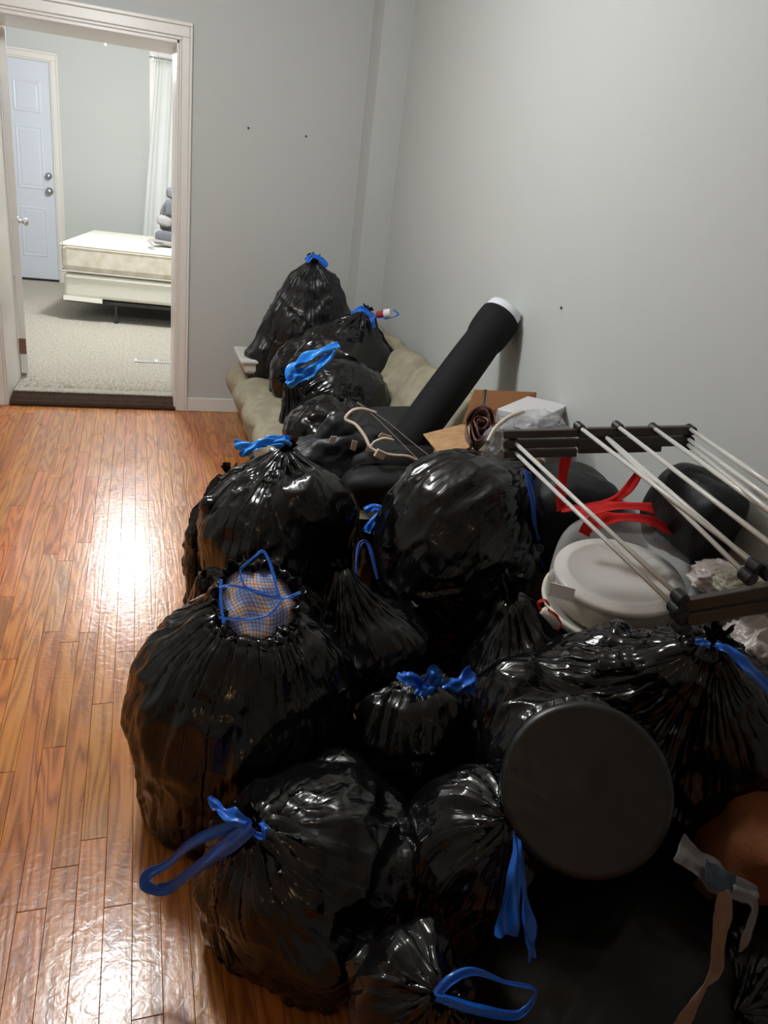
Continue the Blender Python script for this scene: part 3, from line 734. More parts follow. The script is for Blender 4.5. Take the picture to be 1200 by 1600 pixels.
# M
Mb = bag('trash_bag', 'small crumpled bag at the very front with an open blue loop', (.415, .74, .25), (.11, .10, .13), P(688, 1560, Y=.66), 33, excess=1.8, ruffle=.02, neck_r=.010, lumps=5)
ribbon(Mb, PP((680, 1556, .62), (705, 1530, .62), (740, 1518, .63), (790, 1535, .64), (836, 1548, .65), (810, 1585, .64), (750, 1578, .62), (700, 1562, .61), (682, 1556, .61)), [.012, .016, .012, .006, .010, .012, .014, .016, .012], 27, M_BLUE, nrm=(0, -.5, .85))
# ------------------------------------------------------------------ plaid cloth in the open bag
M_PLAID = mat('plaid_cotton', (.5, .5, .6), .9, spec=.1)
def plaid():
    m = M_PLAID; b = BS(m); tc = N(m, 'ShaderNodeTexCoord'); sx = N(m, 'ShaderNodeSeparateXYZ'); L(m, tc.outputs['UV'], sx.inputs[0])
    def stripes(out, freq, lo, hi, ph=0.):
        a = N(m, 'ShaderNodeMath', operation='MULTIPLY_ADD'); a.inputs[1].default_value = freq; a.inputs[2].default_value = ph; L(m, out, a.inputs[0])
        fr = N(m, 'ShaderNodeMath', operation='FRACT'); L(m, a.outputs[0], fr.inputs[0])
        g = N(m, 'ShaderNodeMath', operation='LESS_THAN'); g.inputs[1].default_value = hi; L(m, fr.outputs[0], g.inputs[0]); return g.outputs[0]
    def mixc(f, a, bcol):
        n = N(m, 'ShaderNodeMix', data_type='RGBA'); L(m, f, n.inputs[0])
        if isinstance(a, tuple): n.inputs[6].default_value = (*a, 1)
        else: L(m, a, n.inputs[6])
        n.inputs[7].default_value = (*bcol, 1); return n.outputs[2]
    def mul(a, k):
        n = N(m, 'ShaderNodeMath', operation='MULTIPLY'); n.inputs[1].default_value = k; L(m, a, n.inputs[0]); return n.outputs[0]
    c = mixc(mul(stripes(sx.outputs[0], 3.2, 0, .45), .6), s2l(176, 184, 214), s2l(120, 132, 180))
    c = mixc(mul(stripes(sx.outputs[1], 3.2, 0, .45, .3), .5), c, s2l(112, 124, 172))
    c = mixc(mul(stripes(sx.outputs[0], 3.2, 0, .16, .35), .85), c, s2l(222, 178, 140))
    c = mixc(mul(stripes(sx.outputs[1], 3.2, 0, .16, .75), .8), c, s2l(218, 172, 132))
    c = mixc(mul(stripes(sx.outputs[0], 21, 0, .16), .75), c, s2l(40, 40, 58))
    c = mixc(mul(stripes(sx.outputs[1], 21, 0, .16), .75), c, s2l(40, 40, 58))
    L(m, c, b.inputs['Base Color'])
plaid(); 
pl = thing('cloth', 'blue and peach plaid cloth showing in the mouth of the open bag', 'cloth', (pc[0], pc[1], pc[2]-.06))
nx = 60; vs = []; fs = []; uv = []
e3 = fN; e1 = _n(np.array([1, .05, .10])-e3*(np.array([1, .05, .10])@e3)); e2 = np.cross(e3, e1)
for j in range(nx+1):
    for i in range(nx+1):
        a, b_ = i/nx*2-1, j/nx*2-1
        # square to disc
        x_ = a*math.sqrt(1-b_*b_/2); y_ = b_*math.sqrt(1-a*a/2); rr = math.hypot(x_, y_)
        h = .020*(1-rr**2)-.04*max(0, rr-.8)+.006*math.sin(4*x_+2*y_)*math.cos(2*y_)+.002*math.sin(7*y_-4*x_)
        vs.append(pc+e1*x_*.088+e2*y_*.098+e3*(h-.012)); uv.append((a*.5+.5+.04*math.sin(4*y_), b_*.5+.5+.04*math.sin(5*x_)))
for j in range(nx):
    for i in range(nx): fs.append((j*(nx+1)+i, j*(nx+1)+i+1, (j+1)*(nx+1)+i+1, (j+1)*(nx+1)+i))
mesh_obj('cloth_fold', vs, fs, M_PLAID, pl, smooth=True, uv=uv, solid=.002)
def PF(px, py, dy=0): return P(px, py, Y=1.545+dy)
for i, (pts, w_) in enumerate([
    ([(342, 920), (360, 915), (400, 924), (440, 935), (470, 925)], .007),
    ([(342, 965), (380, 968), (420, 960), (440, 938)], .006),
    ([(345, 905), (345, 940), (350, 975)], .007),
    ([(375, 890), (398, 870), (412, 862), (425, 890), (436, 935)], .007),
    ([(375, 888), (382, 915), (410, 930), (438, 932)], .004)]):
    q = []
    for a, b_ in pts:
        d_ = RC @ np.array([a-600, b_-800, F]); o_ = pc+fN*.028; q.append(CAM+d_*(((o_-CAM)@fN)/(d_@fN)))
    ribbon(Fb, q, w_, 40+i, M_BLUE, fold=.15)
# gathered rim of the open mouth
vs = []; fs = []; n2 = 160; rows_ = 8; rs = np.random.RandomState(4)
for j in range(rows_):
    t = j/(rows_-1)
    for i in range(n2):
        an = 2*math.pi*i/n2
        rr = 1.0+.05*math.sin(23*an)*(.3+t)+.04*math.sin(37*an+1)*t+.10*t*math.sin(3*an+1)+t*.12*math.sin(7*an)
        bulge = math.sin(t*math.pi)*.016
        p = pc+e1*math.cos(an)*(.086*rr+bulge)+e2*math.sin(an)*(.092*rr+bulge)+e3*(-.035+.045*math.sin(t*2.2)+.006*math.sin(19*an+2*t))
        vs.append(p+rs.uniform(-1, 1, 3)*.0018)
for j in range(rows_-1):
    for i in range(n2): fs.append((j*n2+i, j*n2+(i+1) % n2, (j+1)*n2+(i+1) % n2, (j+1)*n2+i))
uv = np.zeros((len(vs), 2)); uv[:, 0] = np.tile(np.arange(n2)/n2, rows_); uv[:, 1] = np.repeat(np.linspace(0, .1, rows_), n2)
mesh_obj('gathered_rim', vs, fs, M_BAG, Fb, smooth=True, uv=uv, subsurf=1)

# ------------------------------------------------------------------ backpack with cream cord on the sofa edge
M_NYL = mat('black_nylon', s2l(30, 29, 30), .62, spec=.35); bumpy(M_NYL, 420, .4, .002)
M_NYL2 = mat('dark_webbing', s2l(22, 21, 22), .7); M_CREAM = mat('cream_cord', s2l(214, 196, 176), .55); M_TAG = mat('cream_tag', s2l(205, 180, 158), .6)
bp = thing('backpack', 'black backpack draped with a cream cord at the sofa edge', 'backpack', P(600, 745, Y=2.7))
def soft_box(c, ax, ay, az, n=14, pw=3.2, wr=.004, seed=0):
    """superellipsoid-like stuffed form"""
    c, ax, ay, az = map(lambda q: np.array(q, float), (c, ax, ay, az)); vs = []; fs = []; m_ = n*2
    for j in range(n+1):
        ph = math.pi*(j/n-.5)
        for i in range(m_):
            th_ = 2*math.pi*i/m_
            def sg(v): return math.copysign(abs(v)**(2/pw), v)
            x_, y_, z_ = sg(math.cos(ph))*sg(math.cos(th_)), sg(math.cos(ph))*sg(math.sin(th_)), sg(math.sin(ph))
            p = c+ax*x_+ay*y_+az*z_
            nz = noise.noise(Vector((p*9+seed).tolist()))*wr*3+noise.noise(Vector((p*28+seed).tolist()))*wr
            vs.append(p+_n(p-c)*nz)
    for j in range(n):
        for i in range(m_): fs.append((j*m_+i, j*m_+(i+1) % m_, (j+1)*m_+(i+1) % m_, (j+1)*m_+i))
    return vs, fs
def soft(name, parent, c, ax, ay, az, m, **k):
    v, f = soft_box(c, ax, ay, az, **k); return mesh_obj(name, v, f, m, parent, smooth=True, subsurf=1)
bc = P(607, 722, Y=2.66)
soft('pack_body', bp, bc, (.20, -.03, .02), (.03, .15, .02), (-.02, -.04, .13), M_NYL, n=24, wr=.006)
soft('front_pocket', bp, P(600, 765, Y=2.48), (.165, -.02, .01), (.01, .07, .01), (0, -.02, .085), M_NYL, n=18, wr=.004)
soft('top_flap', bp, P(615, 665, Y=2.75), (.175, -.02, .02), (.02, .11, .04), (0, -.02, .03), M_NYL, n=18, wr=.004)
def cord(name, parent, pts, r, m, n=8): return MB().tube(smooth_path(pts, 8), r, n).build(name, m, parent, smooth=True)
cord('zip', bp, [P(a, b_, Y=2.50) for a, b_ in ((545, 742), (562, 726), (600, 724), (640, 730), (655, 742))], .003, M_NYL2)
ribbon(bp, [P(545, 735, Y=2.58), P(538, 700, Y=2.58), P(548, 665, Y=2.62), P(570, 640, Y=2.72)], .035, 51, M_NYL2, name='shoulder_strap', fold=.1)
for (a, b_, w_, h_) in ((553, 696, .010, .018), (602, 682, .022, .007), (577, 700, .010, .014)):
    MB().obox(P(a, b_, Y=2.52), (w_, 0, -w_*.3), (0, .002, 0), (w_*.25, 0, h_)).build('tag', M_TAG, bp, label='cream tag')
cb = thing('cord', 'thick cream cord looped over the black backpack', 'cord', P(600, 715, Y=2.52))
cord('cable', cb, [P(a, b_, Y=y) for a, b_, y in ((587, 645, 2.60), (565, 639, 2.58), (550, 642, 2.57), (540, 655, 2.56), (556, 664, 2.54), (570, 682, 2.50), (578, 698, 2.47), (590, 706, 2.46), (612, 711, 2.46), (640, 714, 2.46), (662, 727, 2.46))], .0062, M_CREAM)
cord('cable', cb, [P(a, b_, Y=2.47) for a, b_ in ((615, 688), (600, 685), (586, 690), (580, 697))], .005, M_CREAM)
MB().obox(P(594, 710, Y=2.45), (.018, 0, -.008), (0, .008, 0), (.006, 0, .014)).build('plug', M_TAG, cb, bevel=.003, label='cream plug')
wr_ = thing('wire', 'pair of thin grey wires crossing over the backpack', 'wire', P(640, 690, Y=2.4))
M_WIRE = mat('grey_wire', s2l(120, 112, 100), .4)
cord('wire_strand', wr_, [P(558, 628, Y=2.9), P(600, 655, Y=2.7), P(640, 688, Y=2.45), P(676, 716, Y=2.3)], .0016, M_WIRE, 6)
cord('wire_strand', wr_, [P(558, 629, Y=2.9), P(590, 655, Y=2.7), P(630, 695, Y=2.45), P(664, 728, Y=2.3)], .0016, M_WIRE, 6)
jk = thing('jacket', 'rumpled dark jacket between the backpack and the bright-blue tied bag', 'jacket', P(505, 700, Y=2.62))
M_JK = mat('dark_shiny_cloth', s2l(34, 34, 38), .42, spec=.4); bumpy(M_JK, 45, .5, .008)
soft('jacket_body', jk, P(520, 712, Y=2.66), (.17, -.03, .02), (.02, .13, .02), (0, -.02, .11), M_JK, n=26, wr=.018, pw=2.4, seed=3)
soft('sleeve', jk, P(524, 680, Y=2.62), (.045, -.01, .07), (.02, .05, .0), (.05, 0, -.05), M_JK, n=18, wr=.010, pw=2.2, seed=5)
MB().obox(P(520, 687, Y=2.53), (.011, 0, 0), (0, .002, 0), (.004, 0, .013)).build('label_patch', M_TAG, jk, label='tan patch')

# ------------------------------------------------------------------ leaning black roll
M_FELT = mat('black_fabric', s2l(17, 17, 19), .8, spec=.3); bumpy(M_FELT, 150, .3, .003)
M_PAPER = mat('white_paper', s2l(225, 226, 232), .7)
t0 = P(655, 668, Y=2.62); t1 = P(787, 497, Y=2.78)
t1[0] = min(t1[0], 1.36)
ax_ = _n(t1-t0); ln = np.linalg.norm(t1-t0)
tr = thing('fabric_roll', 'black fabric roll around a white core leaning on the wall', 'roll', t0-ax_*.18)
pr_ = [(0.0001, -.25), (.060, -.25), (.070, -.2), (.078, 0), (.079, ln*.35), (.078, ln*.62), (.076, ln*.74), (.074, ln*.78), (.080, ln*.80), (.086, ln*.86), (.086, ln*1.0), (.082, ln*1.015), (.078, ln*1.0)]
v_ = MB().lathe(t0, pr_, 48, ax_)
v_.v = [tuple(np.array(p)+np.array([1, 1, 1])*noise.noise(Vector(p)*7)*.006) for p in v_.v]
v_.v = [(min(p[0], XR-.006), p[1], p[2]) for p in v_.v]
v_.build('fabric_cover', M_FELT, tr, smooth=True, subsurf=1)
c_ = MB().lathe(t0, [(.076, ln*.9), (.076, ln*1.05), (.072, ln*1.075), (.055, ln*1.085), (.0001, ln*1.09)], 40, ax_)
c_.v = [(min(p[0], XR-.006), p[1], p[2]) for p in c_.v]
c_.build('paper_core', M_PAPER, tr, smooth=True, label='white core end')

# ------------------------------------------------------------------ cardboard box and what is in it
M_CARD = mat('cardboard', s2l(176, 138, 98), .85, spec=.2); mottled(M_CARD, s2l(168, 130, 92), s2l(186, 148, 108), 30)
M_CARDD = mat('brown_cardboard', s2l(140, 96, 62), .85, spec=.2)
def slab(name, pts, th_, m, parent, **k):
    """thin board from 4 corner points"""
    pts = [np.array(p, float) for p in pts]; nn = _n(np.cross(pts[1]-pts[0], pts[3]-pts[0]))*th_/2
    return MB().hexa([p-nn for p in pts], [p+nn for p in pts]).build(name, m, parent, bevel=min(th_*.3, .001), **k)
bx = thing('cardboard_box', 'open cardboard box against the wall behind the drying rack', 'box', (1.20, 2.33, 0))
X0, X1, Yn, Yf, Zt = 1.05, 1.40, 2.12, 2.50, .62
T_ = .005
slab('side_panel', [(X0, Yn, .0), (X1, Yn, .0), (X1, Yn, Zt), (X0, Yn, Zt)], T_, M_CARD, bx)
slab('side_panel', [(X0, Yf, .0), (X1, Yf, .0), (X1, Yf, Zt), (X0, Yf, Zt)], T_, M_CARD, bx)
slab('side_panel', [(X0, Yn, .0), (X0, Yf, .0), (X0, Yf, Zt), (X0, Yn, Zt)], T_, M_CARD, bx)
slab('side_panel', [(X1, Yn, .0), (X1, Yf, .0), (X1, Yf, Zt), (X1, Yn, Zt)], T_, M_CARD, bx)
slab('bottom_panel', [(X0, Yn, .004), (X1, Yn, .004), (X1, Yf, .004), (X0, Yf, .004)], T_, M_CARD, bx)
slab('flap', [P(722, 662, Y=2.44), P(836, 668, X=1.395), P(838, 613, X=1.40), P(741, 609, Y=2.52)], T_, M_CARDD, bx, label='brown back flap')
slab('flap', [P(752, 690, Y=2.20), P(728, 662, Y=2.46), P(661, 679, Y=2.36), P(694, 720, Y=2.14)], T_, M_CARD, bx, label='tan side flap')
wb = thing('box', 'flat white box tilted on top of the cardboard box', 'box', P(830, 640, Y=2.3))
M_WBOX = mat('white_card', s2l(206, 204, 206), .6)
a0 = P(776, 640, Y=2.30); a1 = P(824, 620, Y=2.44); a2 = P(888, 634, Y=2.30); a3 = a0+(a2-a1)
dz_ = np.array([0, 0, -.045])
MB().hexa([p+dz_ for p in (a0, a3, a2, a1)], [a0, a3, a2, a1]).build('box_body', M_WBOX, wb, bevel=.003)
MB().hexa([p+dz_*.45+np.array([0, -.002, 0]) for p in (a0, a3, a2, a1)], [p+np.array([0, -.002, .004]) for p in (a0, a3, a2, a1)]).build('lid', M_WBOX, wb, bevel=.003)
# rolled striped cloth
M_ST = mat('striped_cloth', (.5, .3, .3), .8, spec=.2)
def stripes_m():
    m = M_ST; tc = N(m, 'ShaderNodeTexCoord'); sx = N(m, 'ShaderNodeSeparateXYZ'); L(m, tc.outputs['UV'], sx.inputs[0])
    a = N(m, 'ShaderNodeMath', operation='MULTIPLY'); a.inputs[1].default_value = 5.5; L(m, sx.outputs[1], a.inputs[0]); fr = N(m, 'ShaderNodeMath', operation='FRACT'); L(m, a.outputs[0], fr.inputs[0])
    r = ramp(m, [(0, s2l(96, 62, 62)), (.3, s2l(222, 200, 180)), (.45, s2l(120, 70, 74)), (.62, s2l(228, 208, 192)), (.75, s2l(70, 44, 48)), (.9, s2l(190, 168, 178))]); r.color_ramp.interpolation = 'CONSTANT'
    L(m, fr.outputs[0], r.inputs[0]); L(m, r.outputs[0], BS(m).inputs['Base Color'])
stripes_m()
rc_ = P(752, 662, Y=2.16)
rl = thing('rolled_cloth', 'rolled striped cloth in maroon and cream beside the tan flap', 'cloth', rc_+np.array([0, 0, -.08]))
vs = []; fs = []; uv = []; n1 = 150; n3 = 9
ra_ = _n(rc_-CAM+np.array([0, 0, -.9])); rb_ = _n(np.cross(ra_, [0, 0, 1])); rd_ = np.cross(rb_, ra_)
for i in range(n1):
    t = i/(n1-1); an = t*2*math.pi*3.6+.4; rr = .006+.048*t+.004*math.sin(an*2.3)
    up_ = math.sin(an); wd = math.cos(an)*(1-.40*max(0, -up_))
    for j in range(n3):
        s_ = j/(n3-1)
        vs.append(rc_+ra_*(s_*.12-.02+.012*math.sin(an*1.7))+rb_*wd*rr*.95+rd_*(up_*rr*(1.45 if up_ < 0 else 1.1))); uv.append((t, s_*.55+.28))
for i in range(n1-1):
    for j in range(n3-1): fs.append((i*n3+j, i*n3+j+1, (i+1)*n3+j+1, (i+1)*n3+j))
mesh_obj('cloth_coil', vs, fs, M_ST, rl, smooth=True, uv=uv, solid=.0035)
M_DKW = mat('dark_handle', s2l(60, 54, 46), .5)
cord('handle', rl, [P(752, 645, Y=2.26), P(756, 626, Y=2.30), P(758, 609, Y=2.32)], .006, M_DKW)
# clear plastic
def crumple_film(name, parent, c, r, m, seed, n=44, amp=.28, sheet=None, fr=1.0):
    vs = []; fs = []; m_ = n*2
    for j in range(n+1):
        ph = math.pi*(j/n-.5)
        for i in range(m_):
            th_ = 2*math.pi*i/m_; d = np.array([math.cos(ph)*math.cos(th_), math.cos(ph)*math.sin(th_), math.sin(ph)]); vs.append(d)
    V = np.array(vs); q = V*2.6*fr
    k = ridge(q, seed, 1.2)*amp+ridge(q*2.7, seed+3, 1.2)*amp*.45
    V = np.array(c)+V*np.array(r)*(1-amp*.6+k)[:, None]
    V[:, 0] = np.minimum(V[:, 0], XR-.01)
    for j in range(n):
        for i in range(m_): fs.append((j*m_+i, j*m_+(i+1) % m_, (j+1)*m_+(i+1) % m_, (j+1)*m_+i))
    return mesh_obj(name, V, fs, m, parent, smooth=True)
def film_mat(name, col, alpha, rough=.15):
    m = mat(name, col, rough, spec=.8); b = BS(m); b.inputs['Alpha'].default_value = alpha; return m
M_CLEAR = film_mat('clear_film', (.75, .76, .80), .24)
cf = thing('plastic_wrap', 'crumpled clear plastic in front of the flat white box', 'plastic', P(830, 655, Y=2.15))
crumple_film('film', cf, P(838, 668, Y=2.12), (.10, .06, .05), M_CLEAR, 5, amp=.35)
crumple_film('film', cf, P(788, 690, Y=2.10), (.06, .05, .05), M_CLEAR, 8, amp=.35)
ho = thing('hose', 'curved white hose between rolled cloth and clear plastic', 'hose', P(775, 665, Y=2.1))
cord('hose_tube', ho, [P(762, 690, Y=2.06), P(775, 668, Y=2.08), P(795, 652, Y=2.10), P(818, 643, Y=2.12)], .007, mat('ivory_hose', s2l(205, 195, 180), .4))

# ------------------------------------------------------------------ black tote with red handles
M_TOTE = mat('black_tote', s2l(17, 17, 20), .55, spec=.35); bumpy(M_TOTE, 60, .35, .005)
M_REDS = mat('red_webbing', s2l(206, 36, 34), .7, spec=.2); bumpy(M_REDS, 500, .3, .001)
to = thing('tote_bag', 'black tote bag with red handles under the drying rack', 'bag', (1.15, 1.86, .3))
soft('tote_body', to, P(945, 765, Y=1.90)+np.array([-.13, 0, -.10]), (.145, -.02, .0), (.02, .15, .0), (0, -.03, .17), M_TOTE, n=26, wr=.006, pw=3.6)
soft('side_pocket', to, P(1095, 800, X=1.325)+np.array([0, .03, -.02]), (.085, -.01, .0), (.01, .13, .0), (0, -.02, .12), M_TOTE, n=22, wr=.008, pw=3.0, seed=4)
yt = 1.60
ribbon(to, [P(886, 705, Y=yt), P(880, 740, Y=yt), P(876, 775, Y=yt-.02), P(876, 798, Y=yt-.03)], .030, 61, M_REDS, 'handle', .08)
ribbon(to, [P(876, 795, Y=yt-.03), P(910, 792, Y=yt-.05), P(950, 786, Y=yt-.06), P(980, 765, Y=yt-.05), P(1003, 732, Y=yt-.03)], .024, 62, M_REDS, 'handle', .08)
yc = 1.40
ribbon(to, [P(912, 835, Y=yc), P(925, 818, Y=yc), P(960, 808, Y=yc+.0), P(1010, 812, Y=yc+.0), P(1050, 830, Y=yc), P(1098, 848, Y=yc)], .034, 63, M_REDS, 'handle', .08)
ribbon(to, [P(905, 800, Y=yt-.06), P(960, 790, Y=yt-.10), P(1020, 795, Y=yt-.12), P(1070, 815, Y=yt-.14), P(1100, 850, Y=yt-.18)], .034, 64, M_REDS, 'handle', .08)

# ------------------------------------------------------------------ cake carrier
cc = P(965, 905, Y=1.44)
M_CREAMP = mat('off_white_plastic', s2l(214, 208, 196), .35); M_DOME = mat('clear_plastic', (.85, .84, .84), .06, spec=.6)
lw_ = N(M_DOME, 'ShaderNodeLayerWeight'); lw_.inputs[0].default_value = .35; mr_ = N(M_DOME, 'ShaderNodeMapRange'); mr_.inputs[3].default_value = .05; mr_.inputs[4].default_value = .8
L(M_DOME, lw_.outputs['Facing'], mr_.inputs[0]); pw_ = N(M_DOME, 'ShaderNodeMath', operation='POWER'); pw_.inputs[1].default_value = 1.6; L(M_DOME, mr_.outputs[0], pw_.inputs[0]); L(M_DOME, pw_.outputs[0], BS(M_DOME).inputs['Alpha'])
M_LIDP = mat('translucent_lid', s2l(222, 218, 212), .3)
M_REDP = mat('red_plastic', s2l(214, 52, 44), .35)
zax = _n((-.10, -.12, 1.0))
ck = thing('cake_carrier', 'round cake carrier with clear dome and red latch below the rack', 'container', cc-zax*.13)
R_ = .172
MB().lathe(cc-zax*.10, [(.0001, 0), (R_*.9, 0), (R_*1.02, .010), (R_*1.06, .028), (R_*1.06, .036), (R_*1.0, .036), (R_*.98, .020), (.0001, .016)], 64, zax).build('base', M_CREAMP, ck, smooth=True)
dp = [(R_*1.0, -.066), (R_*1.0, -.01), (R_*.985, .05), (R_*.94, .085), (R_*.86, .108), (R_*.72, .122), (R_*.55, .128), (R_*.50, .124), (R_*.44, .120), (.0001, .119)]
MB().lathe(cc, dp, 72, zax).build('dome', M_DOME, ck, smooth=True, subsurf=1)
la = _n(np.cross(zax, _n(CAM-cc)))
lc = P(862, 955, Y=1.37)
q0 = [P(a, b_, Y=y) for a, b_, y in ((858, 938, 1.345), (843, 938, 1.36), (845, 955, 1.345), (858, 968, 1.33), (872, 982, 1.31))]
for pts in ([(859, 946), (851, 938), (842, 942), (845, 955)], [(856, 952), (869, 962), (875, 975), (870, 985)]):
    ribbon(ck, [P(a, b_, Y=1.265) for a, b_ in pts], .008, 71, M_REDP, 'latch', .05)
MB().tube([P(848, 953, Y=1.275), P(860, 965, Y=1.265), P(870, 978, Y=1.26)], .010, 10).build('latch_tab', M_CREAMP, ck, smooth=True)
ct = thing('container', 'round off-white tub with lid inside the clear dome', 'container', cc-zax*.08)
MB().lathe(cc-zax*.075, [(.0001, 0), (R_*.82, 0), (R_*.88, .01), (R_*.90, .085), (R_*.86, .085), (.0001, .08)], 64, zax).build('tub', mat('ivory_plastic', s2l(196, 188, 170), .4), ct, smooth=True)
MB().lathe(cc-zax*.075, [(.0001, .092), (R_*.70, .092), (R_*.74, .097), (R_*.80, .099), (R_*.84, .094), (R_*.93, .094), (R_*.955, .088), (R_*.955, .078), (R_*.92, .076)], 72, zax).build('lid', M_LIDP, ct, smooth=True)
MB().obox(P(880, 925, Y=1.30)+np.array([-.004, .0, 0]), (.022, -.017, .0), (-.001, -.001, 0), (.0, 0, .017)).build('label_sticker', M_PAPER, ct, label='blank white sticker')
CONTENT.append((cc-zax*.03, np.array([.18, .18, .14])))

# ------------------------------------------------------------------ folded drying rack
M_RACK = mat('charcoal_plastic', s2l(66, 60, 54), .42); M_RACKD = mat('black_joint', s2l(26, 25, 25), .4); M_ROD = mat('white_enamel', s2l(216, 214, 208), .3)
rk = thing('drying_rack', 'folded clothes drying rack with white rods and charcoal ends', 'rack', (1.1, 1.3, .7))
def S(p, k): return CAM+(np.array(p)-CAM)*k
rA = P(795, 678, Y=1.584); rB = P(1083, 672, Y=1.472); rC = P(1068, 945, Y=.96); rD = rC+_n(P(1200, 922, Y=.90)-rC)*.40
zz_ = np.array([0, 0, 1.0])
def bars(a, b_, n_, step, h, d, parent, back):
    dr_ = _n(b_-a); up_ = _n(zz_-dr_*dr_[2]); side = np.cross(dr_, up_)
    for i in range(n_):
        c = (a+b_)/2-up_*step*i+side*back*i
        MB().obox(c, dr_*(np.linalg.norm(b_-a)/2), side*d/2, up_*h/2).build('end_bar', M_RACK, parent, bevel=.003)
rM = rA+(rB-rA)*.37
bars(rA-(rB-rA)*.03, rM, 3, .024, .020, .018, rk, .004)
bars(rM, rB, 2, .026, .023, .018, rk, .004)
bars(rM+(rB-rA)*.02, rB-(rB-rA)*.15, 3, .024, .020, .012, rk, -.006)
bars(rC, rD, 2, .027, .024, .018, rk, .002)
bars(rC+(rD-rC)*.1, rD, 1, .024, .02, .016, rk, .0)
def joint(p, r=.014, dirv=None):
    dv = _n(rC-rA)
    MB().lathe(p-dv*.014, [(.0001, 0), (r*.8, 0), (r, .004), (r, .024), (r*.8, .028), (.0001, .028)], 20, dv).build('joint', M_RACKD, rk, smooth=False, bevel=.001)
ends = []
Y2 = lambda a, b_, t: a+(b_-a)*t
dz2 = zz_*.024
rods = [((802, 689), (1062, 933), 0, 0), ((800, 702), (1056, 950), 0, 0), ((905, 667), (1196, 893), .37, .42), ((947, 682), (1180, 884), .5, .37), ((944, 680), (1168, 900), .5, .37),
        ((965, 666), (1200, 847), .58, .55), ((1022, 669), (1200, 798), .78, .6), ((1079, 671), (1200, 754), 1, .8), ((1075, 686), (1200, 776), 1, .8), ((1074, 694), (1200, 795), 1, .8)]
yA, yB = rA[1], rB[1]
for (p, q, ta, tb_) in rods:
    a = P(p[0], p[1], Y=yA+(yB-yA)*ta); b_ = P(q[0], q[1], Y=rC[1]+(rD[1]-rC[1])*tb_)
    if q[0] >= 1200: b_ = b_+_n(b_-a)*.10 if (b_+_n(b_-a)*.10)[0] < XR-.02 else b_
    MB().tube([a, b_], .0048, 12).build('rod', M_ROD, rk, smooth=True)
    joint(a, .011)
    if q[0] < 1200: joint(b_, .013)
joint(rC-zz_*.02, .017); joint(rC+np.array([.01, 0, -.045]), .015)

# pale bags and paper at the right edge
M_PALE = film_mat('pale_pink_film', s2l(205, 190, 186), .80, .35)
M_PALE2 = film_mat('pale_film', s2l(190, 186, 166), .7, .35)
w1 = thing('plastic_bag', 'pale pinkish plastic bag beside the dome, right', 'bag', P(1125, 920, Y=1.25))
crumple_film('bag_film', w1, P(1130, 905, Y=1.24), (.075, .06, .035), M_PALE, 21, amp=.3)
w2 = thing('plastic_bag', 'pale greenish crumpled bag behind the near end of the rack', 'bag', P(1165, 925, Y=1.10))
crumple_film('bag_film', w2, P(1158, 915, Y=1.15), (.05, .05, .035), M_PALE2, 25, amp=.3)
w3 = thing('plastic_bag', 'pale plastic bag under the near rack end at the right edge', 'bag', P(1180, 1040, Y=1.02))
crumple_film('bag_film', w3, P(1185, 1020, Y=1.08), (.085, .07, .07), M_PALE, 29, amp=.3)

# orange cloth, packing strip and tan straps in the dark corner
M_ORG = mat('orange_brown_cloth', s2l(118, 66, 30), .85); bumpy(M_ORG, 30, .5, .01)
og = thing('cushion', 'orange-brown cushion in the dark lower right corner', 'cushion', (1.2, .95, .05))
soft('cushion_body', og, P(1195, 1290, Y=.86)+np.array([.05, .03, -.02]), (.17, .03, .02), (.03, .15, 0), (-.02, -.02, .17), M_ORG, n=24, wr=.012, pw=2.4)
M_GREY = mat('grey_packing_film', s2l(112, 110, 112), .45); bumpy(M_GREY, 40, .5, .006)
M_TEAL = mat('teal_print', s2l(40, 62, 80), .4); M_TAN = mat('tan_webbing', s2l(132, 106, 88), .8)
gp = thing('packaging', 'grey packaging strip with a teal label below the orange-brown cushion', 'packaging', P(1120, 1400, Y=.68))
ribbon(gp, [P(1060, 1322, Y=.74), P(1100, 1355, Y=.71), P(1140, 1385, Y=.69), P(1185, 1395, Y=.68)], [.05, .055, .05, .02], 81, M_GREY, 'film_strip', .12, nrm=(.2, -.6, .8))
ribbon(gp, [P(1102, 1358, Y=.695), P(1125, 1372, Y=.688), P(1150, 1386, Y=.68)], [.034, .04, .034], 81, M_TEAL, 'label_print', .05, nrm=(.2, -.6, .8))
st = thing('strap', 'twisted tan webbing strap hanging at the lower right', 'strap', P(1100, 1500, Y=.6))
ribbon(st, [P(1132, 1392, Y=.66), P(1130, 1430, Y=.645), P(1122, 1480, Y=.63), P(1118, 1515, Y=.62), P(1102, 1540, Y=.61), P(1085, 1570, Y=.60), P(1062, 1610, Y=.59)], [.026, .028, .030, .024, .008, .026, .032], 83, M_TAN, 'webbing', .15, nrm=(0, -.8, .5))
ribbon(st, [P(1145, 1392, Y=.66), P(1172, 1405, Y=.65), P(1178, 1425, Y=.645), P(1165, 1470, Y=.63), P(1156, 1488, Y=.63)], [.02, .02, .018, .018, .004], 84, M_GREY, 'film_tail', .15, nrm=(0, -.8, .5))
# floor-level things that carry the right hand side of the heap
sb = bag('trash_bag', 'bag in the right corner behind the packaging strip, mostly hidden', (1.20, .72, .12), (.18, .17, .115), (1.02, .62, .18), 34, matl=M_BAGT, excess=1.2, ruffle=0, lumps=3, nu=90, nv=50)

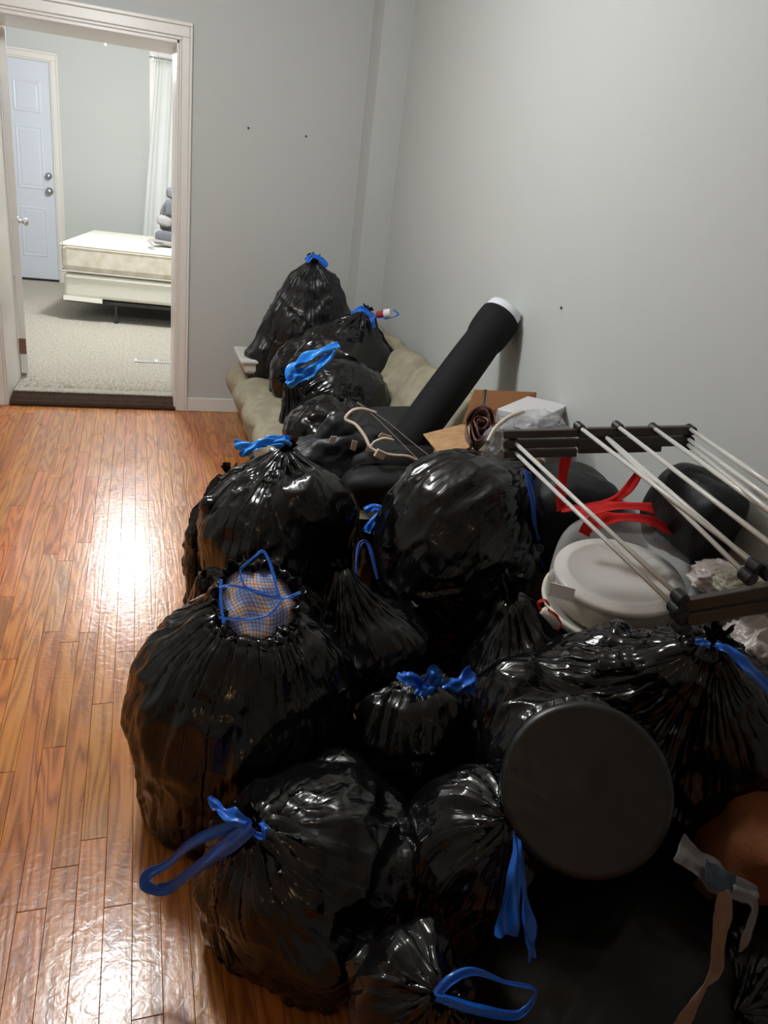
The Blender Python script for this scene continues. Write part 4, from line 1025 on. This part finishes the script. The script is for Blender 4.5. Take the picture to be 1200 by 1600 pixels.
# ------------------------------------------------------------------ next room: bed, backpack, curtain, vent, fan
M_MATT = mat('mattress_ticking', s2l(232, 230, 218), .7, spec=.3); M_MATS = mat('mattress_side', s2l(222, 214, 196), .75, spec=.3)
mottled(M_MATS, s2l(214, 204, 184), s2l(232, 226, 212), 12)
bed = thing('bed', 'white bare mattress on a box spring in the next room', 'bed', (.45, 8.1, .02))
ba = math.radians(-8.0); bx_ = np.array([math.cos(ba), math.sin(ba), 0]); by_ = np.array([-math.sin(ba), math.cos(ba), 0])
b0 = np.array([-.655, 7.42, 0]); BL, BW = 1.98, 1.38
def bedbox(z0, z1, ins=0.0, inx=None):
    inx = ins if inx is None else inx
    c = b0+bx_*BL/2+by_*BW/2+np.array([0, 0, (z0+z1)/2]); return (c, bx_*(BL/2-inx), by_*(BW/2-ins), np.array([0, 0, (z1-z0)/2]))
M_PIPE = mat('piping', s2l(190, 188, 180), .6)
MB().obox(*bedbox(.225, .43, .015)).build('box_spring', M_MATT, bed, bevel=.03)
MB().obox(*bedbox(.445, .685, .0)).build('mattress', M_MATS, bed, bevel=.055)
MB().obox(*bedbox(.655, .695, .012)).build('mattress_top', M_MATT, bed, bevel=.035)
def rim(z, ins, r=.007):
    pts = [b0+bx_*ins+by_*ins, b0+bx_*(BL-ins)+by_*ins, b0+bx_*(BL-ins)+by_*(BW-ins), b0+bx_*ins+by_*(BW-ins), b0+bx_*ins+by_*ins]
    return MB().tube([p+np.array([0, 0, z]) for p in pts], r, 8)
for z in (.452, .668): rim(z, -.002).build('piping', M_PIPE, bed)
M_STEEL = mat('dark_steel', s2l(70, 68, 66), .5, .5)
MB().obox(*bedbox(.185, .215, .03)).build('bed_frame', M_STEEL, bed)
for (u_, v_) in ((.45, .04), (.45, .95), (1.5, .04), (1.5, 1.3)):
    p = b0+bx_*u_+by_*v_; MB().tube([p+np.array([0, 0, .19]), p+np.array([0, 0, .05])], .011, 8).tube([p+np.array([0, 0, .05]), p+np.array([0, 0, .024])], .018, 8).build('leg', M_STEEL, bed)
# torn dust cover
slab('dust_cover', [b0+bx_*.01+by_*.0+np.array([0, 0, .20]), b0+bx_*.34+by_*.0+np.array([0, 0, .195]), b0+bx_*.34+by_*.01+np.array([0, 0, .235]), b0+bx_*.01+by_*.01+np.array([0, 0, .24])], .012, M_MATT, bed)
M_GRYB = mat('grey_pack_fabric', s2l(104, 104, 106), .8); M_GRYL = mat('light_grey_pack_fabric', s2l(150, 148, 146), .8); M_NAVY = mat('navy_grey_fabric', s2l(98, 99, 106), .8)
pk = thing('backpack', 'grey backpack standing on the white mattress in the next room', 'backpack', P(265, 384, Y=7.75))
yk = 7.78
soft('pack_body', pk, P(272, 350, Y=yk+.12), (.13, 0, 0), (0, .12, 0), (0, 0, .20), M_GRYB, n=16, wr=.008)
soft('top_pocket', pk, P(268, 302, Y=yk+.06), (.05, 0, 0), (0, .06, 0), (0, 0, .05), M_GRYB, n=14, wr=.004)
soft('upper_panel', pk, P(267, 325, Y=yk+.04), (.06, 0, 0), (0, .06, 0), (0, 0, .08), M_NAVY, n=14, wr=.004)
soft('mesh_pocket', pk, P(257, 346, Y=yk), (.07, 0, -.015), (0, .05, 0), (.01, 0, .045), M_GRYL, n=14, wr=.005)
soft('lower_pocket', pk, P(261, 370, Y=yk-.03), (.11, 0, -.005), (0, .07, 0), (0, 0, .055), M_NAVY, n=14, wr=.005)
soft('base_pocket', pk, P(262, 380, Y=yk-.04), (.13, 0, -.01), (0, .08, 0), (0, 0, .025), M_GRYL, n=14, wr=.005)
ribbon(pk, [P(255, 378, Y=yk-.1), P(240, 375, Y=yk-.15), P(233, 377, Y=yk-.2), P(238, 384, Y=7.40), P(239, 402, Y=7.355)], .04, 91, M_GRYL, 'strap', .06)
ribbon(pk, [P(253, 360, Y=yk-.05), P(243, 362, Y=yk-.05), P(241, 371, Y=yk-.08)], .03, 92, M_GRYL, 'strap', .06)
cord('grab_loop', pk, [P(262, 322, Y=yk), P(257, 321, Y=yk), P(254, 328, Y=yk), P(256, 334, Y=yk)], .006, M_GRYB)

M_CURT = mat('white_curtain', s2l(228, 231, 228), .85, spec=.1); BS(M_CURT).inputs['Transmission Weight'].default_value = 0
M_CURT_t = M_CURT
cu = thing('curtain', 'long white curtain hanging beside the far window', 'curtain', (.35, YF-.10, .3))
def curtain(x0t, x1t, x0b, x1b, zt, zb, y, seed, folds):
    vs = []; fs = []; nx_, nz_ = 90, 24
    for j in range(nz_+1):
        t = j/nz_
        for i in range(nx_+1):
            s_ = i/nx_; xx = (x0t+(x1t-x0t)*s_)*(1-t)+(x0b+(x1b-x0b)*s_)*t
            yy = y+.022*math.sin(folds*2*math.pi*s_+seed+.5*math.sin(3*t))*(.6+.4*t)+.008*math.sin(folds*4.7*s_*2+seed)
            vs.append((xx, yy, zt+(zb-zt)*t))
    for j in range(nz_):
        for i in range(nx_): fs.append((j*(nx_+1)+i, j*(nx_+1)+i+1, (j+1)*(nx_+1)+i+1, (j+1)*(nx_+1)+i))
    return mesh_obj('curtain_panel', vs, fs, M_CURT, cu, smooth=True, solid=.003)
curtain(.19, .44, .02, .40, 2.38, .35, YF-.085, 0, 3)
curtain(.40, .78, .34, .80, 2.38, .35, YF-.10, 2, 4)
MB().tube([(.12, YF-.09, 2.40), (1.7, YF-.09, 2.40)], .008, 10).build('rod', M_CHROME, cu)
MB().box((.145, YF-.09, 2.37), (.165, YF, 2.42)).build('bracket', M_CHROME, cu)
wn = tag(bpy.data.objects.new('window_1', None), kind='structure'); wn.location = (.97, YF, 1.6); COL.objects.link(wn)
MB().box((.12, YF-.02, .85), (.21, YF, 2.50)).box((.21, YF-.02, 2.42), (1.74, YF, 2.52)).box((1.56, YF-.02, .8), (1.65, YF, 2.5)).box((.12, YF-.05, .85), (1.74, YF, .90)).build('window_frame', M_TRIM, wn, bevel=.004)
MB().box((.40, YF+.04, .9), (1.55, YF+.05, 2.42)).build('window_pane', mat('night_glass', (.02, .025, .03), .05), wn)
MB().box((.21, YF-.012, .85), (.40, YF, 2.42)).build('window_stool', M_TRIM, wn)

vt = thing('floor_vent', 'white slotted floor register set in the beige carpet', 'vent', (.15, 5.98, .02))
v0 = P(210, 562, Z=.035); MB().box((v0[0], 5.955, .022), (v0[0]+.32, 6.035, .034)).build('vent_frame', M_TRIM, vt, bevel=.002)
for i in range(22):
    xx = v0[0]+.022+i*.0128
    if i in (10, 11): continue
    MB().box((xx, 5.965, .034), (xx+.005, 6.025, .0365)).build('slot', M_DARK, vt)

fan = thing('ceiling_fan', 'white ceiling fan whose pull chains hang in the doorway view', 'fan', (-.10, 6.95, 2.3))
MB().lathe((-.10, 6.95, 2.38), [(.0001, 0), (.09, 0), (.11, .03), (.11, .10), (.05, .14), (.02, .15), (.02, .285), (.0001, .285)], 32).build('motor', M_TRIM, fan, smooth=True)
for k in range(5):
    a = k*2*math.pi/5+.3; d = np.array([math.cos(a), math.sin(a), 0]); e = np.array([-math.sin(a), math.cos(a), .1])
    MB().obox(np.array([-.10, 6.95, 2.45])+d*.38, d*.26, e*.06, (0, 0, .003)).build('blade', M_TRIM, fan, bevel=.002)
M_CHAIN = mat('white_chain', s2l(250, 250, 248), .3)
for (px, py) in ((164, 71), (169, 57)):
    p = P(px, py, Y=6.87); MB().tube([p, p+np.array([0, 0, .05])], .006, 8).tube([p+np.array([0, 0, .05]), (p[0], p[1], 2.40)], .0045, 6).build('pull_chain', M_CHAIN, fan)

# nail holes in the paint
M_NAIL = mat('dark_nail', s2l(50, 42, 38), .6)
for (a, b_, t_) in ((388, 200, 'left of two nails in the back wall'), (478, 213, 'right of two nails in the back wall')):
    q = P(a, b_, Y=YB); n_ = MB().lathe((q[0], YB-.006, q[2]), [(.0001, 0), (.006, .001), (.006, .003), (.0025, .004), (.0025, .006)], 10, (0, 1, 0)).build('nail', M_NAIL)
    tag(n_, t_, 'nail', 'nails in the walls')
for (a, b_, t_) in ((878, 481, 'nail in the right wall above the boxes'),):
    q = P(a, b_, X=XR); n_ = MB().lathe((XR-.006, q[1], q[2]), [(.0001, 0), (.005, .001), (.005, .003), (.002, .004), (.002, .006)], 10, (1, 0, 0)).build('nail', M_NAIL)
    tag(n_, t_, 'nail', 'nails in the walls')
